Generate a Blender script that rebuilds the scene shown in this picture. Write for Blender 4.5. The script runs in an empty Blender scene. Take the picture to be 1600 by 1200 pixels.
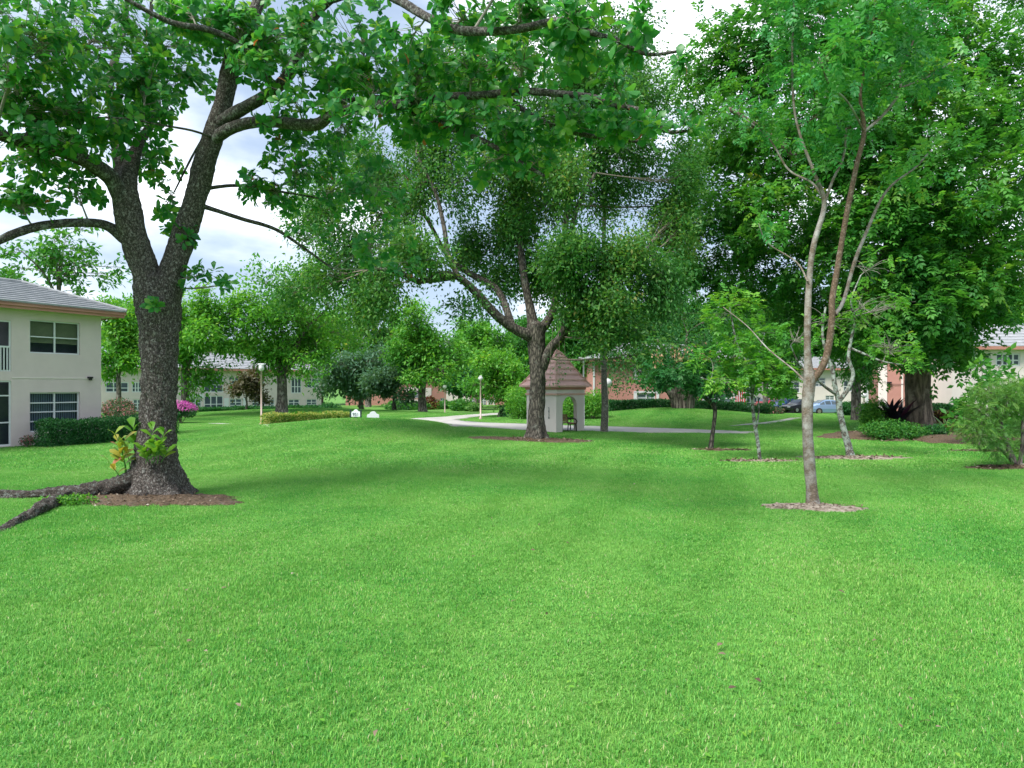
import bpy, math, random
import numpy as np
from mathutils import Vector, Matrix

rng = np.random.default_rng(11)
random.seed(11)
SC = bpy.context.scene
COL = SC.collection
PI = math.pi

# ------------------------------------------------------------------ camera, sky, sun, exposure
F, HY, CZ = 1080.0, 604.0, 2.5           # focal length and horizon row at 1600 px width, eye height
cam = bpy.data.cameras.new('camera')
cam.sensor_width = 36.0
cam.lens = 36.0 * F / 1600.0
cam.shift_y = 4.0 / 1600.0
cam.clip_end = 5000.0
camo = bpy.data.objects.new('camera', cam)
COL.objects.link(camo)
camo.location = (0, 0, CZ)
camo.rotation_euler = (PI / 2, 0, 0)
SC.camera = camo

SUN_DIR = Vector((-0.42, -0.42, 0.80)).normalized()      # towards the sun
SUN_EL = math.asin(SUN_DIR.z)
SUN_ROT = math.atan2(SUN_DIR.x, SUN_DIR.y)
world = bpy.data.worlds.new('World')
SC.world = world
world.use_nodes = True
wn, wl = world.node_tree.nodes, world.node_tree.links
wn.clear()
w_out = wn.new('ShaderNodeOutputWorld')
w_bg = wn.new('ShaderNodeBackground')
w_bg.inputs['Strength'].default_value = 0.1
w_sky = wn.new('ShaderNodeTexSky')
w_sky.sky_type = 'NISHITA'
w_sky.sun_disc = False
w_sky.sun_elevation = SUN_EL
w_sky.sun_rotation = SUN_ROT
w_tc = wn.new('ShaderNodeTexCoord')
w_map = wn.new('ShaderNodeMapping')
w_map.inputs['Scale'].default_value = (1.0, 1.0, 2.6)
w_map.inputs['Location'].default_value = (0.35, 0.2, 0.1)
w_no = wn.new('ShaderNodeTexNoise')
w_no.inputs['Scale'].default_value = 2.3
w_no.inputs['Detail'].default_value = 7.0
w_no.inputs['Roughness'].default_value = 0.5
w_ramp = wn.new('ShaderNodeValToRGB')
w_ramp.color_ramp.interpolation = 'EASE'
w_ramp.color_ramp.elements[0].position = 0.43
w_ramp.color_ramp.elements[0].color = (0.22, 0.275, 0.36, 1)
w_ramp.color_ramp.elements[1].position = 0.72
w_ramp.color_ramp.elements[1].color = (1.0, 1.01, 1.03, 1)
w_mul = wn.new('ShaderNodeVectorMath')
w_mul.operation = 'SCALE'
w_mul.inputs['Scale'].default_value = 4.8
w_mix = wn.new('ShaderNodeMixRGB')
w_mix.inputs['Fac'].default_value = 0.9
wl.new(w_tc.outputs['Generated'], w_map.inputs['Vector'])
wl.new(w_map.outputs['Vector'], w_no.inputs['Vector'])
wl.new(w_no.outputs['Fac'], w_ramp.inputs['Fac'])
wl.new(w_ramp.outputs['Color'], w_mul.inputs[0])
wl.new(w_sky.outputs['Color'], w_mix.inputs['Color1'])
wl.new(w_mul.outputs['Vector'], w_mix.inputs['Color2'])
wl.new(w_mix.outputs['Color'], w_bg.inputs['Color'])
wl.new(w_bg.outputs['Background'], w_out.inputs['Surface'])

sun = bpy.data.lights.new('sun', 'SUN')
sun.energy = 1.25
sun.angle = math.radians(24)
sun.color = (1.0, 0.96, 0.9)
suno = bpy.data.objects.new('sun', sun)
COL.objects.link(suno)
suno.rotation_euler = (-SUN_DIR).to_track_quat('-Z', 'Y').to_euler()

SC.view_settings.view_transform = 'Standard'
SC.view_settings.look = 'None'
SC.view_settings.exposure = 2.28
SC.view_settings.gamma = 1.0
SC.view_settings.use_curve_mapping = False
SC.render.engine = 'CYCLES'
SC.cycles.use_denoising = True
SC.cycles.max_bounces = 6
SC.cycles.diffuse_bounces = 3
SC.cycles.glossy_bounces = 2
SC.cycles.transmission_bounces = 4
SC.cycles.transparent_max_bounces = 6
SC.cycles.caustics_reflective = False
SC.cycles.caustics_refractive = False


# ------------------------------------------------------------------ terrain function and projections
def sstep(a, b, x):
    t = np.clip((x - a) / (b - a), 0, 1)
    return t * t * (3 - 2 * t)


def hgt(x, y):
    x = np.asarray(x, float)
    y = np.asarray(y, float)
    z = 0.73 * np.exp(-0.5 * ((x + 6.9) / 3.9) ** 2 - 0.5 * ((y - 36.0) / 4.2) ** 2)
    z = z + 0.30 * np.exp(-0.5 * ((x + 12.5) / 3.5) ** 2 - 0.5 * ((y - 35.0) / 4.0) ** 2)
    z = z + 0.82 * np.exp(-0.5 * ((x - 12.6) / 5.2) ** 2 - 0.5 * ((y - 53.0) / 4.8) ** 2)
    z = z + 0.55 * np.exp(-0.5 * ((x + 19) / 7.0) ** 2 - 0.5 * ((y - 66.0) / 5.0) ** 2)
    z = z - 0.45 * sstep(55, 85, y)
    z = z + 0.022 * np.sin(x * 0.55 + 1.3) * np.sin(y * 0.47 + 0.4) + 0.012 * np.sin(x * 1.3 + y * 0.9)
    return z


def h1(x, y):
    return float(hgt(x, y))


def P(px, py, D):
    return np.array([(px - 800.0) / F * D, D, CZ + (HY - py) / F * D])


def G(px, py):
    D = 2.5 * F / max(py - HY, 1.0)
    for _ in range(60):
        Dn = (CZ - h1((px - 800.0) / F * D, D)) * F / (py - HY)
        D = 0.6 * D + 0.4 * Dn
    x = (px - 800.0) / F * D
    return np.array([x, D, h1(x, D)])


def ground(px, D):
    x = (px - 800.0) / F * D
    return np.array([x, D, h1(x, D)])


# ------------------------------------------------------------------ object helpers
def tag(o, label=None, cat=None, group=None, kind=None):
    if label: o['label'] = label
    if cat: o['category'] = cat
    if group: o['group'] = group
    if kind: o['kind'] = kind
    return o


def empty(name, loc, rz=0.0, label=None, cat=None, group=None):
    o = bpy.data.objects.new(name, None)
    o.empty_display_size = 0.2
    COL.objects.link(o)
    o.location = tuple(loc)
    o.rotation_euler = (0, 0, rz)
    return tag(o, label, cat, group)


def link(name, me, mat=None, parent=None):
    o = bpy.data.objects.new(name, me)
    COL.objects.link(o)
    if mat is not None and len(me.materials) == 0:
        me.materials.append(mat)
    if parent is not None:
        o.parent = parent
    return o


def np_mesh(name, V, faces, smooth=False, attrs=None):
    """V (n,3); faces: list of int arrays (m,k)"""
    me = bpy.data.meshes.new(name)
    V = np.ascontiguousarray(V, dtype=np.float32)
    faces = [f for f in faces if len(f)]
    me.vertices.add(len(V))
    me.vertices.foreach_set('co', V.ravel())
    nl = sum(f.size for f in faces)
    npoly = sum(len(f) for f in faces)
    me.loops.add(nl)
    me.polygons.add(npoly)
    me.loops.foreach_set('vertex_index', np.concatenate([f.ravel() for f in faces]).astype(np.int32))
    tot = np.concatenate([np.full(len(f), f.shape[1]) for f in faces]).astype(np.int32)
    st = np.concatenate([[0], np.cumsum(tot)[:-1]]).astype(np.int32)
    me.polygons.foreach_set('loop_start', st)
    me.polygons.foreach_set('loop_total', tot)
    if smooth:
        me.polygons.foreach_set('use_smooth', np.ones(npoly, dtype=bool))
    for k, a in (attrs or {}).items():
        at = me.attributes.new(k, 'FLOAT', 'POINT')
        at.data.foreach_set('value', np.ascontiguousarray(a, dtype=np.float32))
    me.update(calc_edges=True)
    me.validate()
    return me


class MB:
    """collects simple shapes in local coordinates and links them as one mesh"""
    def __init__(s):
        s.v, s.f = [], []

    def box(s, x0, x1, y0, y1, z0, z1):
        b = len(s.v)
        s.v += [(x0, y0, z0), (x1, y0, z0), (x1, y1, z0), (x0, y1, z0), (x0, y0, z1), (x1, y0, z1), (x1, y1, z1), (x0, y1, z1)]
        s.f += [tuple(b + i for i in q) for q in ((3, 2, 1, 0), (4, 5, 6, 7), (0, 1, 5, 4), (1, 2, 6, 5), (2, 3, 7, 6), (3, 0, 4, 7))]
        return s

    def poly(s, pts):
        b = len(s.v)
        s.v += [tuple(p) for p in pts]
        s.f.append(tuple(range(b, b + len(pts))))
        return s

    def hexa(s, p):     # 8 points, order as box
        b = len(s.v)
        s.v += [tuple(q) for q in p]
        s.f += [tuple(b + i for i in q) for q in ((3, 2, 1, 0), (4, 5, 6, 7), (0, 1, 5, 4), (1, 2, 6, 5), (2, 3, 7, 6), (3, 0, 4, 7))]
        return s

    def tube(s, pts, rad, n=8, cap=True):
        pts = [Vector(p) for p in pts]
        if not hasattr(rad, '__len__'):
            rad = [rad] * len(pts)
        b = len(s.v)
        up = Vector((0.13, 0.21, 0.97))
        for i, p in enumerate(pts):
            t = (pts[min(i + 1, len(pts) - 1)] - pts[max(i - 1, 0)]).normalized()
            a = t.cross(up)
            if a.length < 1e-3: a = t.cross(Vector((1, 0, 0)))
            a.normalize()
            c = t.cross(a)
            for k in range(n):
                an = 2 * PI * k / n
                q = p + (a * math.cos(an) + c * math.sin(an)) * rad[i]
                s.v.append(tuple(q))
        for i in range(len(pts) - 1):
            for k in range(n):
                k2 = (k + 1) % n
                s.f.append((b + i * n + k, b + i * n + k2, b + (i + 1) * n + k2, b + (i + 1) * n + k))
        if cap:
            s.f.append(tuple(b + k for k in range(n)))
            s.f.append(tuple(b + (len(pts) - 1) * n + k for k in reversed(range(n))))
        return s

    def lathe(s, prof, n=16, c=(0, 0, 0)):
        b = len(s.v)
        for r, z in prof:
            for k in range(n):
                an = 2 * PI * k / n
                s.v.append((c[0] + r * math.cos(an), c[1] + r * math.sin(an), c[2] + z))
        for i in range(len(prof) - 1):
            for k in range(n):
                k2 = (k + 1) % n
                s.f.append((b + i * n + k, b + i * n + k2, b + (i + 1) * n + k2, b + (i + 1) * n + k))
        return s

    def prism(s, outline, y0, y1):   # outline in (x,z)
        b = len(s.v)
        n = len(outline)
        s.v += [(x, y0, z) for x, z in outline] + [(x, y1, z) for x, z in outline]
        s.f.append(tuple(range(b, b + n)))
        s.f.append(tuple(b + n + i for i in reversed(range(n))))
        for i in range(n):
            j = (i + 1) % n
            s.f.append((b + i, b + n + i, b + n + j, b + j))
        return s

    def build(s, name, mat, parent=None, smooth=False, bevel=0.0):
        me = bpy.data.meshes.new(name)
        me.from_pydata(s.v, [], s.f)
        if smooth:
            me.polygons.foreach_set('use_smooth', np.ones(len(me.polygons), dtype=bool))
        me.update()
        o = link(name, me, mat, parent)
        if bevel:
            m = o.modifiers.new('bevel', 'BEVEL')
            m.width = bevel
            m.segments = 2
            m.limit_method = 'ANGLE'
        return o


# ------------------------------------------------------------------ materials
def new_mat(name):
    m = bpy.data.materials.new(name)
    m.use_nodes = True
    nt = m.node_tree
    return m, nt.nodes, nt.links, nt.nodes['Principled BSDF']


def mat(name, c1, c2=None, scale=4.0, rough=0.8, bump=0.0, bscale=30.0, stretch=(1, 1, 1), spec=0.3, metal=0.0, pos=(0.35, 0.65), c3=None, s3=1.0, t3=(0.55, 0.7)):
    m, n, l, b = new_mat(name)
    b.inputs['Roughness'].default_value = rough
    b.inputs['Metallic'].default_value = metal
    b.inputs['Specular IOR Level'].default_value = spec
    b.inputs['Base Color'].default_value = (*c1, 1)
    tc = n.new('ShaderNodeTexCoord')
    mp = n.new('ShaderNodeMapping')
    mp.inputs['Scale'].default_value = stretch
    l.new(tc.outputs['Object'], mp.inputs['Vector'])
    if c2 is not None:
        no = n.new('ShaderNodeTexNoise')
        no.inputs['Scale'].default_value = scale
        no.inputs['Detail'].default_value = 6
        no.inputs['Roughness'].default_value = 0.62
        rp = n.new('ShaderNodeValToRGB')
        rp.color_ramp.elements[0].position = pos[0]
        rp.color_ramp.elements[1].position = pos[1]
        rp.color_ramp.elements[0].color = (*c1, 1)
        rp.color_ramp.elements[1].color = (*c2, 1)
        l.new(mp.outputs['Vector'], no.inputs['Vector'])
        l.new(no.outputs['Fac'], rp.inputs['Fac'])
        col = rp.outputs['Color']
        if c3 is not None:
            n3 = n.new('ShaderNodeTexNoise')
            n3.inputs['Scale'].default_value = s3
            n3.inputs['Detail'].default_value = 7
            n3.inputs['Roughness'].default_value = 0.7
            l.new(tc.outputs['Object'], n3.inputs['Vector'])
            r3 = n.new('ShaderNodeValToRGB')
            r3.color_ramp.elements[0].position = t3[0]
            r3.color_ramp.elements[1].position = t3[1]
            l.new(n3.outputs['Fac'], r3.inputs['Fac'])
            mx = n.new('ShaderNodeMixRGB')
            mx.inputs['Color2'].default_value = (*c3, 1)
            l.new(r3.outputs['Color'], mx.inputs['Fac'])
            l.new(col, mx.inputs['Color1'])
            col = mx.outputs['Color']
        l.new(col, b.inputs['Base Color'])
    if bump:
        nb = n.new('ShaderNodeTexNoise')
        nb.inputs['Scale'].default_value = bscale
        nb.inputs['Detail'].default_value = 5
        l.new(mp.outputs['Vector'], nb.inputs['Vector'])
        bp = n.new('ShaderNodeBump')
        bp.inputs['Strength'].default_value = 1.0
        bp.inputs['Distance'].default_value = bump
        l.new(nb.outputs['Fac'], bp.inputs['Height'])
        l.new(bp.outputs['Normal'], b.inputs['Normal'])
    return m


def bark(name, dark, light, patch, scale=9.0, bump=0.03, patch_t=(0.52, 0.68), zs=0.3, ps=2.5):
    """plated bark: voronoi cells stretched along the stem, with lichen patches of their own shape"""
    m, n, l, b = new_mat(name)
    b.inputs['Roughness'].default_value = 0.9
    b.inputs['Specular IOR Level'].default_value = 0.2
    tc = n.new('ShaderNodeTexCoord')
    mp = n.new('ShaderNodeMapping')
    mp.inputs['Scale'].default_value = (1, 1, zs)
    l.new(tc.outputs['Object'], mp.inputs['Vector'])
    warp = n.new('ShaderNodeTexNoise')
    warp.inputs['Scale'].default_value = scale * 0.6
    warp.inputs['Detail'].default_value = 3
    l.new(mp.outputs['Vector'], warp.inputs['Vector'])
    mxv = n.new('ShaderNodeMixRGB')
    mxv.blend_type = 'ADD'
    mxv.inputs['Fac'].default_value = 0.12
    l.new(mp.outputs['Vector'], mxv.inputs['Color1'])
    l.new(warp.outputs['Color'], mxv.inputs['Color2'])
    vo = n.new('ShaderNodeTexVoronoi')
    vo.feature = 'DISTANCE_TO_EDGE'
    vo.inputs['Scale'].default_value = scale
    l.new(mxv.outputs['Color'], vo.inputs['Vector'])
    rp = n.new('ShaderNodeValToRGB')
    rp.color_ramp.elements[0].position = 0.02
    rp.color_ramp.elements[1].position = 0.32
    rp.color_ramp.elements[0].color = (*dark, 1)
    rp.color_ramp.elements[1].color = (*light, 1)
    l.new(vo.outputs['Distance'], rp.inputs['Fac'])
    fine = n.new('ShaderNodeTexNoise')
    fine.inputs['Scale'].default_value = scale * 5
    fine.inputs['Detail'].default_value = 6
    fine.inputs['Roughness'].default_value = 0.75
    l.new(mp.outputs['Vector'], fine.inputs['Vector'])
    mul = n.new('ShaderNodeMixRGB')
    mul.blend_type = 'OVERLAY'
    mul.inputs['Fac'].default_value = 1.0
    l.new(rp.outputs['Color'], mul.inputs['Color1'])
    l.new(fine.outputs['Fac'], mul.inputs['Color2'])
    pn = n.new('ShaderNodeTexNoise')
    pn.inputs['Scale'].default_value = ps
    pn.inputs['Detail'].default_value = 9
    pn.inputs['Roughness'].default_value = 0.72
    l.new(tc.outputs['Object'], pn.inputs['Vector'])
    pr = n.new('ShaderNodeValToRGB')
    pr.color_ramp.elements[0].position = patch_t[0]
    pr.color_ramp.elements[1].position = patch_t[1]
    l.new(pn.outputs['Fac'], pr.inputs['Fac'])
    mx = n.new('ShaderNodeMixRGB')
    mx.inputs['Color2'].default_value = (*patch, 1)
    l.new(pr.outputs['Color'], mx.inputs['Fac'])
    l.new(mul.outputs['Color'], mx.inputs['Color1'])
    l.new(mx.outputs['Color'], b.inputs['Base Color'])
    ad = n.new('ShaderNodeMath')
    ad.operation = 'ADD'
    sm = n.new('ShaderNodeMath')
    sm.operation = 'MINIMUM'
    sm.inputs[1].default_value = 0.3
    l.new(vo.outputs['Distance'], sm.inputs[0])
    l.new(sm.outputs[0], ad.inputs[0])
    hf = n.new('ShaderNodeMath')
    hf.operation = 'MULTIPLY'
    hf.inputs[1].default_value = 0.5
    l.new(fine.outputs['Fac'], hf.inputs[0])
    l.new(hf.outputs[0], ad.inputs[1])
    bp = n.new('ShaderNodeBump')
    bp.inputs['Strength'].default_value = 1.0
    bp.inputs['Distance'].default_value = bump
    l.new(ad.outputs[0], bp.inputs['Height'])
    l.new(bp.outputs['Normal'], b.inputs['Normal'])
    return m


def leaf_mat(name, ramp, rough=0.45, trans=0.4, spec=0.35, tcol=(1.25, 1.15, 0.55)):
    """leaf colour from a per-leaf random value; part of the light passes through"""
    m, n, l, b = new_mat(name)
    out = n['Material Output']
    b.inputs['Roughness'].default_value = rough
    b.inputs['Specular IOR Level'].default_value = spec
    at = n.new('ShaderNodeAttribute')
    at.attribute_name = 'rnd'
    rp = n.new('ShaderNodeValToRGB')
    els = rp.color_ramp.elements
    while len(els) < len(ramp):
        els.new(0.5)
    for e, (p, c) in zip(els, ramp):
        e.position = p
        e.color = (*c, 1)
    l.new(at.outputs['Fac'], rp.inputs['Fac'])
    l.new(rp.outputs['Color'], b.inputs['Base Color'])
    tr = n.new('ShaderNodeBsdfTranslucent')
    tm = n.new('ShaderNodeMixRGB')
    tm.blend_type = 'MULTIPLY'
    tm.inputs['Fac'].default_value = 1.0
    tm.inputs['Color2'].default_value = (*tcol, 1)
    l.new(rp.outputs['Color'], tm.inputs['Color1'])
    l.new(tm.outputs['Color'], tr.inputs['Color'])
    mx = n.new('ShaderNodeMixShader')
    mx.inputs['Fac'].default_value = trans
    l.new(b.outputs['BSDF'], mx.inputs[1])
    l.new(tr.outputs['BSDF'], mx.inputs[2])
    l.new(mx.outputs['Shader'], out.inputs['Surface'])
    return m


def glass_mat(name, tint=(0.72, 0.78, 0.82), fac=0.72):
    m, n, l, b = new_mat(name)
    out = n['Material Output']
    b.inputs['Base Color'].default_value = (0.02, 0.03, 0.04, 1)
    b.inputs['Roughness'].default_value = 0.06
    b.inputs['Specular IOR Level'].default_value = 0.7
    tr = n.new('ShaderNodeBsdfTransparent')
    tr.inputs['Color'].default_value = (*tint, 1)
    mx = n.new('ShaderNodeMixShader')
    mx.inputs['Fac'].default_value = fac
    l.new(b.outputs['BSDF'], mx.inputs[1])
    l.new(tr.outputs['BSDF'], mx.inputs[2])
    l.new(mx.outputs['Shader'], out.inputs['Surface'])
    return m


M = {}
M['bark_almond'] = bark('bark_almond', (0.04, 0.034, 0.03), (0.2, 0.172, 0.155), (0.34, 0.33, 0.305), scale=24, bump=0.045, patch_t=(0.54, 0.63), zs=0.42, ps=17)
M['bark_limb'] = bark('bark_limb', (0.035, 0.032, 0.028), (0.15, 0.135, 0.12), (0.26, 0.275, 0.25), scale=20, bump=0.03, patch_t=(0.52, 0.63), zs=0.7, ps=9)
M['bark_root'] = bark('bark_root', (0.025, 0.022, 0.019), (0.12, 0.1, 0.085), (0.19, 0.21, 0.19), scale=22, bump=0.03, patch_t=(0.52, 0.64), zs=1.0, ps=11)
M['bark_olive'] = bark('bark_olive', (0.035, 0.032, 0.028), (0.17, 0.15, 0.125), (0.21, 0.22, 0.19), scale=11, bump=0.03, patch_t=(0.56, 0.7), ps=3)
M['bark_mahog'] = bark('bark_mahog', (0.1, 0.075, 0.06), (0.3, 0.22, 0.175), (0.3, 0.24, 0.2), scale=4, bump=0.05, zs=0.16, ps=1.5)
M['bark_young'] = bark('bark_young', (0.12, 0.095, 0.07), (0.22, 0.175, 0.135), (0.36, 0.355, 0.335), scale=14, bump=0.006, patch_t=(0.44, 0.66), zs=2.2, ps=3.5)
M['bark_rust'] = bark('bark_rust', (0.1, 0.068, 0.046), (0.2, 0.14, 0.1), (0.28, 0.24, 0.2), scale=16, bump=0.008, patch_t=(0.55, 0.68), zs=1.0, ps=7)
M['bark_lichen'] = bark('bark_lichen', (0.05, 0.045, 0.04), (0.16, 0.14, 0.115), (0.3, 0.35, 0.31), scale=14, bump=0.01, patch_t=(0.46, 0.56), zs=0.8, ps=6)
M['bark_grey'] = bark('bark_grey', (0.07, 0.06, 0.052), (0.25, 0.22, 0.19), (0.3, 0.29, 0.26), scale=6, bump=0.03, ps=2)
M['bark_fig'] = bark('bark_fig', (0.05, 0.042, 0.038), (0.28, 0.24, 0.2), (0.3, 0.27, 0.24), scale=5, bump=0.06, zs=0.08, ps=2)
M['bark_palm'] = bark('bark_palm', (0.09, 0.085, 0.075), (0.24, 0.22, 0.19), (0.3, 0.3, 0.27), scale=9, bump=0.015, zs=2.2, ps=4)
M['twig'] = mat('twig', (0.12, 0.1, 0.08), (0.22, 0.19, 0.15), 12, 0.9)
M['twig_pale'] = mat('twig_pale', (0.2, 0.185, 0.16), (0.34, 0.32, 0.28), 10, 0.9)

GR = leaf_mat
M['leaf_almond'] = GR('leaf_almond', [(0, (0.028, 0.18, 0.055)), (0.4, (0.05, 0.27, 0.065)), (0.72, (0.11, 0.36, 0.06)), (0.93, (0.24, 0.45, 0.07)), (0.992, (0.3, 0.33, 0.06)), (1, (0.4, 0.14, 0.06))], rough=0.36, trans=0.55, spec=0.4)
M['leaf_sprout'] = GR('leaf_sprout', [(0, (0.1, 0.3, 0.03)), (0.5, (0.2, 0.4, 0.04)), (0.8, (0.42, 0.38, 0.06)), (1, (0.45, 0.17, 0.07))], rough=0.35, trans=0.4)
M['leaf_olive'] = GR('leaf_olive', [(0, (0.035, 0.145, 0.04)), (0.45, (0.06, 0.23, 0.048)), (0.8, (0.15, 0.32, 0.06)), (0.94, (0.36, 0.37, 0.1)), (1, (0.4, 0.25, 0.1))], trans=0.5)
M['leaf_mahog'] = GR('leaf_mahog', [(0, (0.025, 0.155, 0.035)), (0.45, (0.06, 0.25, 0.045)), (0.75, (0.12, 0.36, 0.055)), (0.95, (0.25, 0.48, 0.08)), (1, (0.38, 0.48, 0.1))], rough=0.45, trans=0.5)
M['leaf_young'] = GR('leaf_young', [(0, (0.03, 0.2, 0.06)), (0.5, (0.06, 0.3, 0.07)), (0.9, (0.15, 0.42, 0.08)), (1, (0.34, 0.45, 0.1))], rough=0.4, trans=0.42)
M['leaf_lime'] = GR('leaf_lime', [(0, (0.045, 0.21, 0.03)), (0.5, (0.1, 0.34, 0.045)), (0.9, (0.24, 0.48, 0.06)), (1, (0.4, 0.5, 0.1))], trans=0.45)
M['leaf_bright'] = GR('leaf_bright', [(0, (0.05, 0.22, 0.03)), (0.5, (0.11, 0.36, 0.045)), (0.85, (0.22, 0.48, 0.06)), (1, (0.38, 0.5, 0.09))], trans=0.5)
M['leaf_mid'] = GR('leaf_mid', [(0, (0.028, 0.15, 0.03)), (0.5, (0.06, 0.25, 0.04)), (0.9, (0.14, 0.36, 0.055)), (1, (0.25, 0.38, 0.07))], trans=0.48)
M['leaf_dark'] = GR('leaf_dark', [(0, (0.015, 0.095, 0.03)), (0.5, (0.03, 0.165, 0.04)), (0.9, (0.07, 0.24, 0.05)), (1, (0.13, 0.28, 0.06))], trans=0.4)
M['leaf_grey'] = GR('leaf_grey', [(0, (0.04, 0.12, 0.065)), (0.5, (0.075, 0.185, 0.1)), (1, (0.13, 0.26, 0.15))], trans=0.4)
M['leaf_purple'] = GR('leaf_purple', [(0, (0.07, 0.075, 0.045)), (0.5, (0.12, 0.12, 0.06)), (1, (0.19, 0.13, 0.09))], trans=0.3)
M['leaf_feather'] = GR('leaf_feather', [(0, (0.06, 0.2, 0.05)), (0.5, (0.12, 0.31, 0.075)), (0.9, (0.24, 0.44, 0.1)), (1, (0.34, 0.48, 0.12))], trans=0.45)
M['leaf_hedge'] = GR('leaf_hedge', [(0, (0.012, 0.08, 0.028)), (0.5, (0.025, 0.14, 0.035)), (0.93, (0.06, 0.22, 0.05)), (0.95, (0.36, 0.36, 0.33)), (1, (0.4, 0.4, 0.36))], trans=0.3)
M['leaf_yellow'] = GR('leaf_yellow', [(0, (0.16, 0.3, 0.05)), (0.4, (0.3, 0.38, 0.07)), (0.8, (0.5, 0.5, 0.13)), (1, (0.55, 0.5, 0.2))], trans=0.3)
M['leaf_bougain'] = GR('leaf_bougain', [(0, (0.02, 0.1, 0.03)), (0.5, (0.05, 0.15, 0.05)), (0.62, (0.1, 0.12, 0.07)), (0.72, (0.5, 0.16, 0.2)), (1, (0.55, 0.24, 0.26))], trans=0.3)
M['petal'] = GR('petal', [(0, (0.52, 0.06, 0.36)), (1, (0.72, 0.2, 0.55))], trans=0.4, tcol=(1, 0.9, 1))
M['leaf_ti'] = GR('leaf_ti', [(0, (0.015, 0.013, 0.025)), (0.7, (0.035, 0.025, 0.05)), (1, (0.1, 0.03, 0.06))], rough=0.3, trans=0.15)
M['leaf_red'] = GR('leaf_red', [(0, (0.06, 0.02, 0.02)), (0.5, (0.17, 0.035, 0.03)), (0.8, (0.2, 0.25, 0.04)), (1, (0.5, 0.35, 0.06))], trans=0.3)
M['leaf_agave'] = GR('leaf_agave', [(0, (0.55, 0.6, 0.2)), (1, (0.62, 0.64, 0.3))], trans=0.15)
M['leaf_agave_mid'] = GR('leaf_agave_mid', [(0, (0.1, 0.3, 0.1)), (1, (0.14, 0.34, 0.12))], trans=0.15)
M['pods'] = GR('pods', [(0, (0.3, 0.17, 0.09)), (1, (0.48, 0.33, 0.2))], trans=0.3)
M['moss'] = GR('moss', [(0, (0.16, 0.19, 0.1)), (1, (0.3, 0.3, 0.18))], trans=0.3)
M['mulch'] = mat('mulch', (0.055, 0.038, 0.024), (0.165, 0.115, 0.075), 16, 0.95, bump=0.04, bscale=45, c3=(0.15, 0.125, 0.105), s3=5)
M['sand'] = mat('sand', (0.2, 0.155, 0.115), (0.37, 0.32, 0.265), 10, 0.95, bump=0.02, bscale=60, c3=(0.12, 0.085, 0.06), s3=9)
M['litter'] = GR('litter', [(0, (0.05, 0.032, 0.022)), (0.5, (0.14, 0.09, 0.06)), (0.9, (0.27, 0.21, 0.15)), (1, (0.4, 0.37, 0.3))], trans=0.1)
M['concrete'] = mat('concrete', (0.33, 0.315, 0.295), (0.43, 0.415, 0.39), 0.9, 0.9, bump=0.003, bscale=90)
M['asphalt'] = mat('asphalt', (0.045, 0.045, 0.047), (0.065, 0.065, 0.065), 3, 0.9)
M['soil'] = mat('soil', (0.07, 0.19, 0.03), (0.12, 0.27, 0.045), 6, 0.95, bump=0.02, bscale=40)
M['stucco'] = mat('stucco', (0.60, 0.50, 0.49), (0.65, 0.545, 0.53), 1.2, 0.92, bump=0.006, bscale=55, spec=0.1)
M['stucco_white'] = mat('stucco_white', (0.72, 0.635, 0.61), (0.77, 0.68, 0.65), 1.0, 0.92, bump=0.004, bscale=50, spec=0.1)
M['salmon'] = mat('salmon', (0.43, 0.215, 0.18), (0.48, 0.245, 0.21), 0.9, 0.9, bump=0.004, bscale=50, spec=0.1)
M['trim_salmon'] = mat('trim_salmon', (0.42, 0.19, 0.15), (0.47, 0.225, 0.18), 2.0, 0.7)
M['white'] = mat('white', (0.6, 0.62, 0.64), (0.66, 0.67, 0.68), 3, 0.45)
M['soffit'] = mat('soffit', (0.6, 0.58, 0.46), (0.66, 0.64, 0.52), 2, 0.9)
M['tile_grey'] = mat('tile_grey', (0.24, 0.25, 0.265), (0.33, 0.34, 0.355), 2.5, 0.8, bump=0.006, bscale=12, c3=(0.3, 0.31, 0.32), s3=3)
M['tile_pink'] = mat('tile_pink', (0.72, 0.41, 0.38), (0.77, 0.47, 0.435), 3, 0.75, bump=0.008, bscale=18)
M['tile_cap'] = mat('tile_cap', (0.62, 0.34, 0.29), (0.68, 0.42, 0.36), 4, 0.75)
M['glass'] = glass_mat('glass')
M['glass_far'] = mat('glass_far', (0.06, 0.085, 0.11), (0.12, 0.155, 0.19), 0.9, 0.12, spec=0.6)
M['screen'] = mat('screen', (0.045, 0.06, 0.08), (0.08, 0.1, 0.13), 0.8, 0.6)
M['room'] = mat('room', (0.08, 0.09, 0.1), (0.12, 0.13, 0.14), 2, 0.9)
M['blind_green'] = mat('blind_green', (0.5, 0.54, 0.26), (0.58, 0.62, 0.32), 3, 0.8)
M['blind_blue'] = mat('blind_blue', (0.3, 0.38, 0.46), (0.36, 0.44, 0.52), 3, 0.8)
M['black'] = mat('black', (0.012, 0.013, 0.014), (0.02, 0.02, 0.022), 8, 0.45)
M['dark_metal'] = mat('dark_metal', (0.02, 0.045, 0.04), (0.03, 0.055, 0.05), 8, 0.5)
M['lamp_pole'] = mat('lamp_pole', (0.5, 0.38, 0.34), (0.56, 0.43, 0.38), 5, 0.5)
M['globe'] = mat('globe', (0.66, 0.67, 0.68), (0.7, 0.7, 0.7), 5, 0.25, spec=0.5)
M['bench_wood'] = mat('bench_wood', (0.3, 0.15, 0.07), (0.42, 0.24, 0.12), 6, 0.6, stretch=(1, 8, 1))
M['sign_white'] = mat('sign_white', (0.72, 0.78, 0.82), (0.78, 0.83, 0.86), 4, 0.5)
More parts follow.
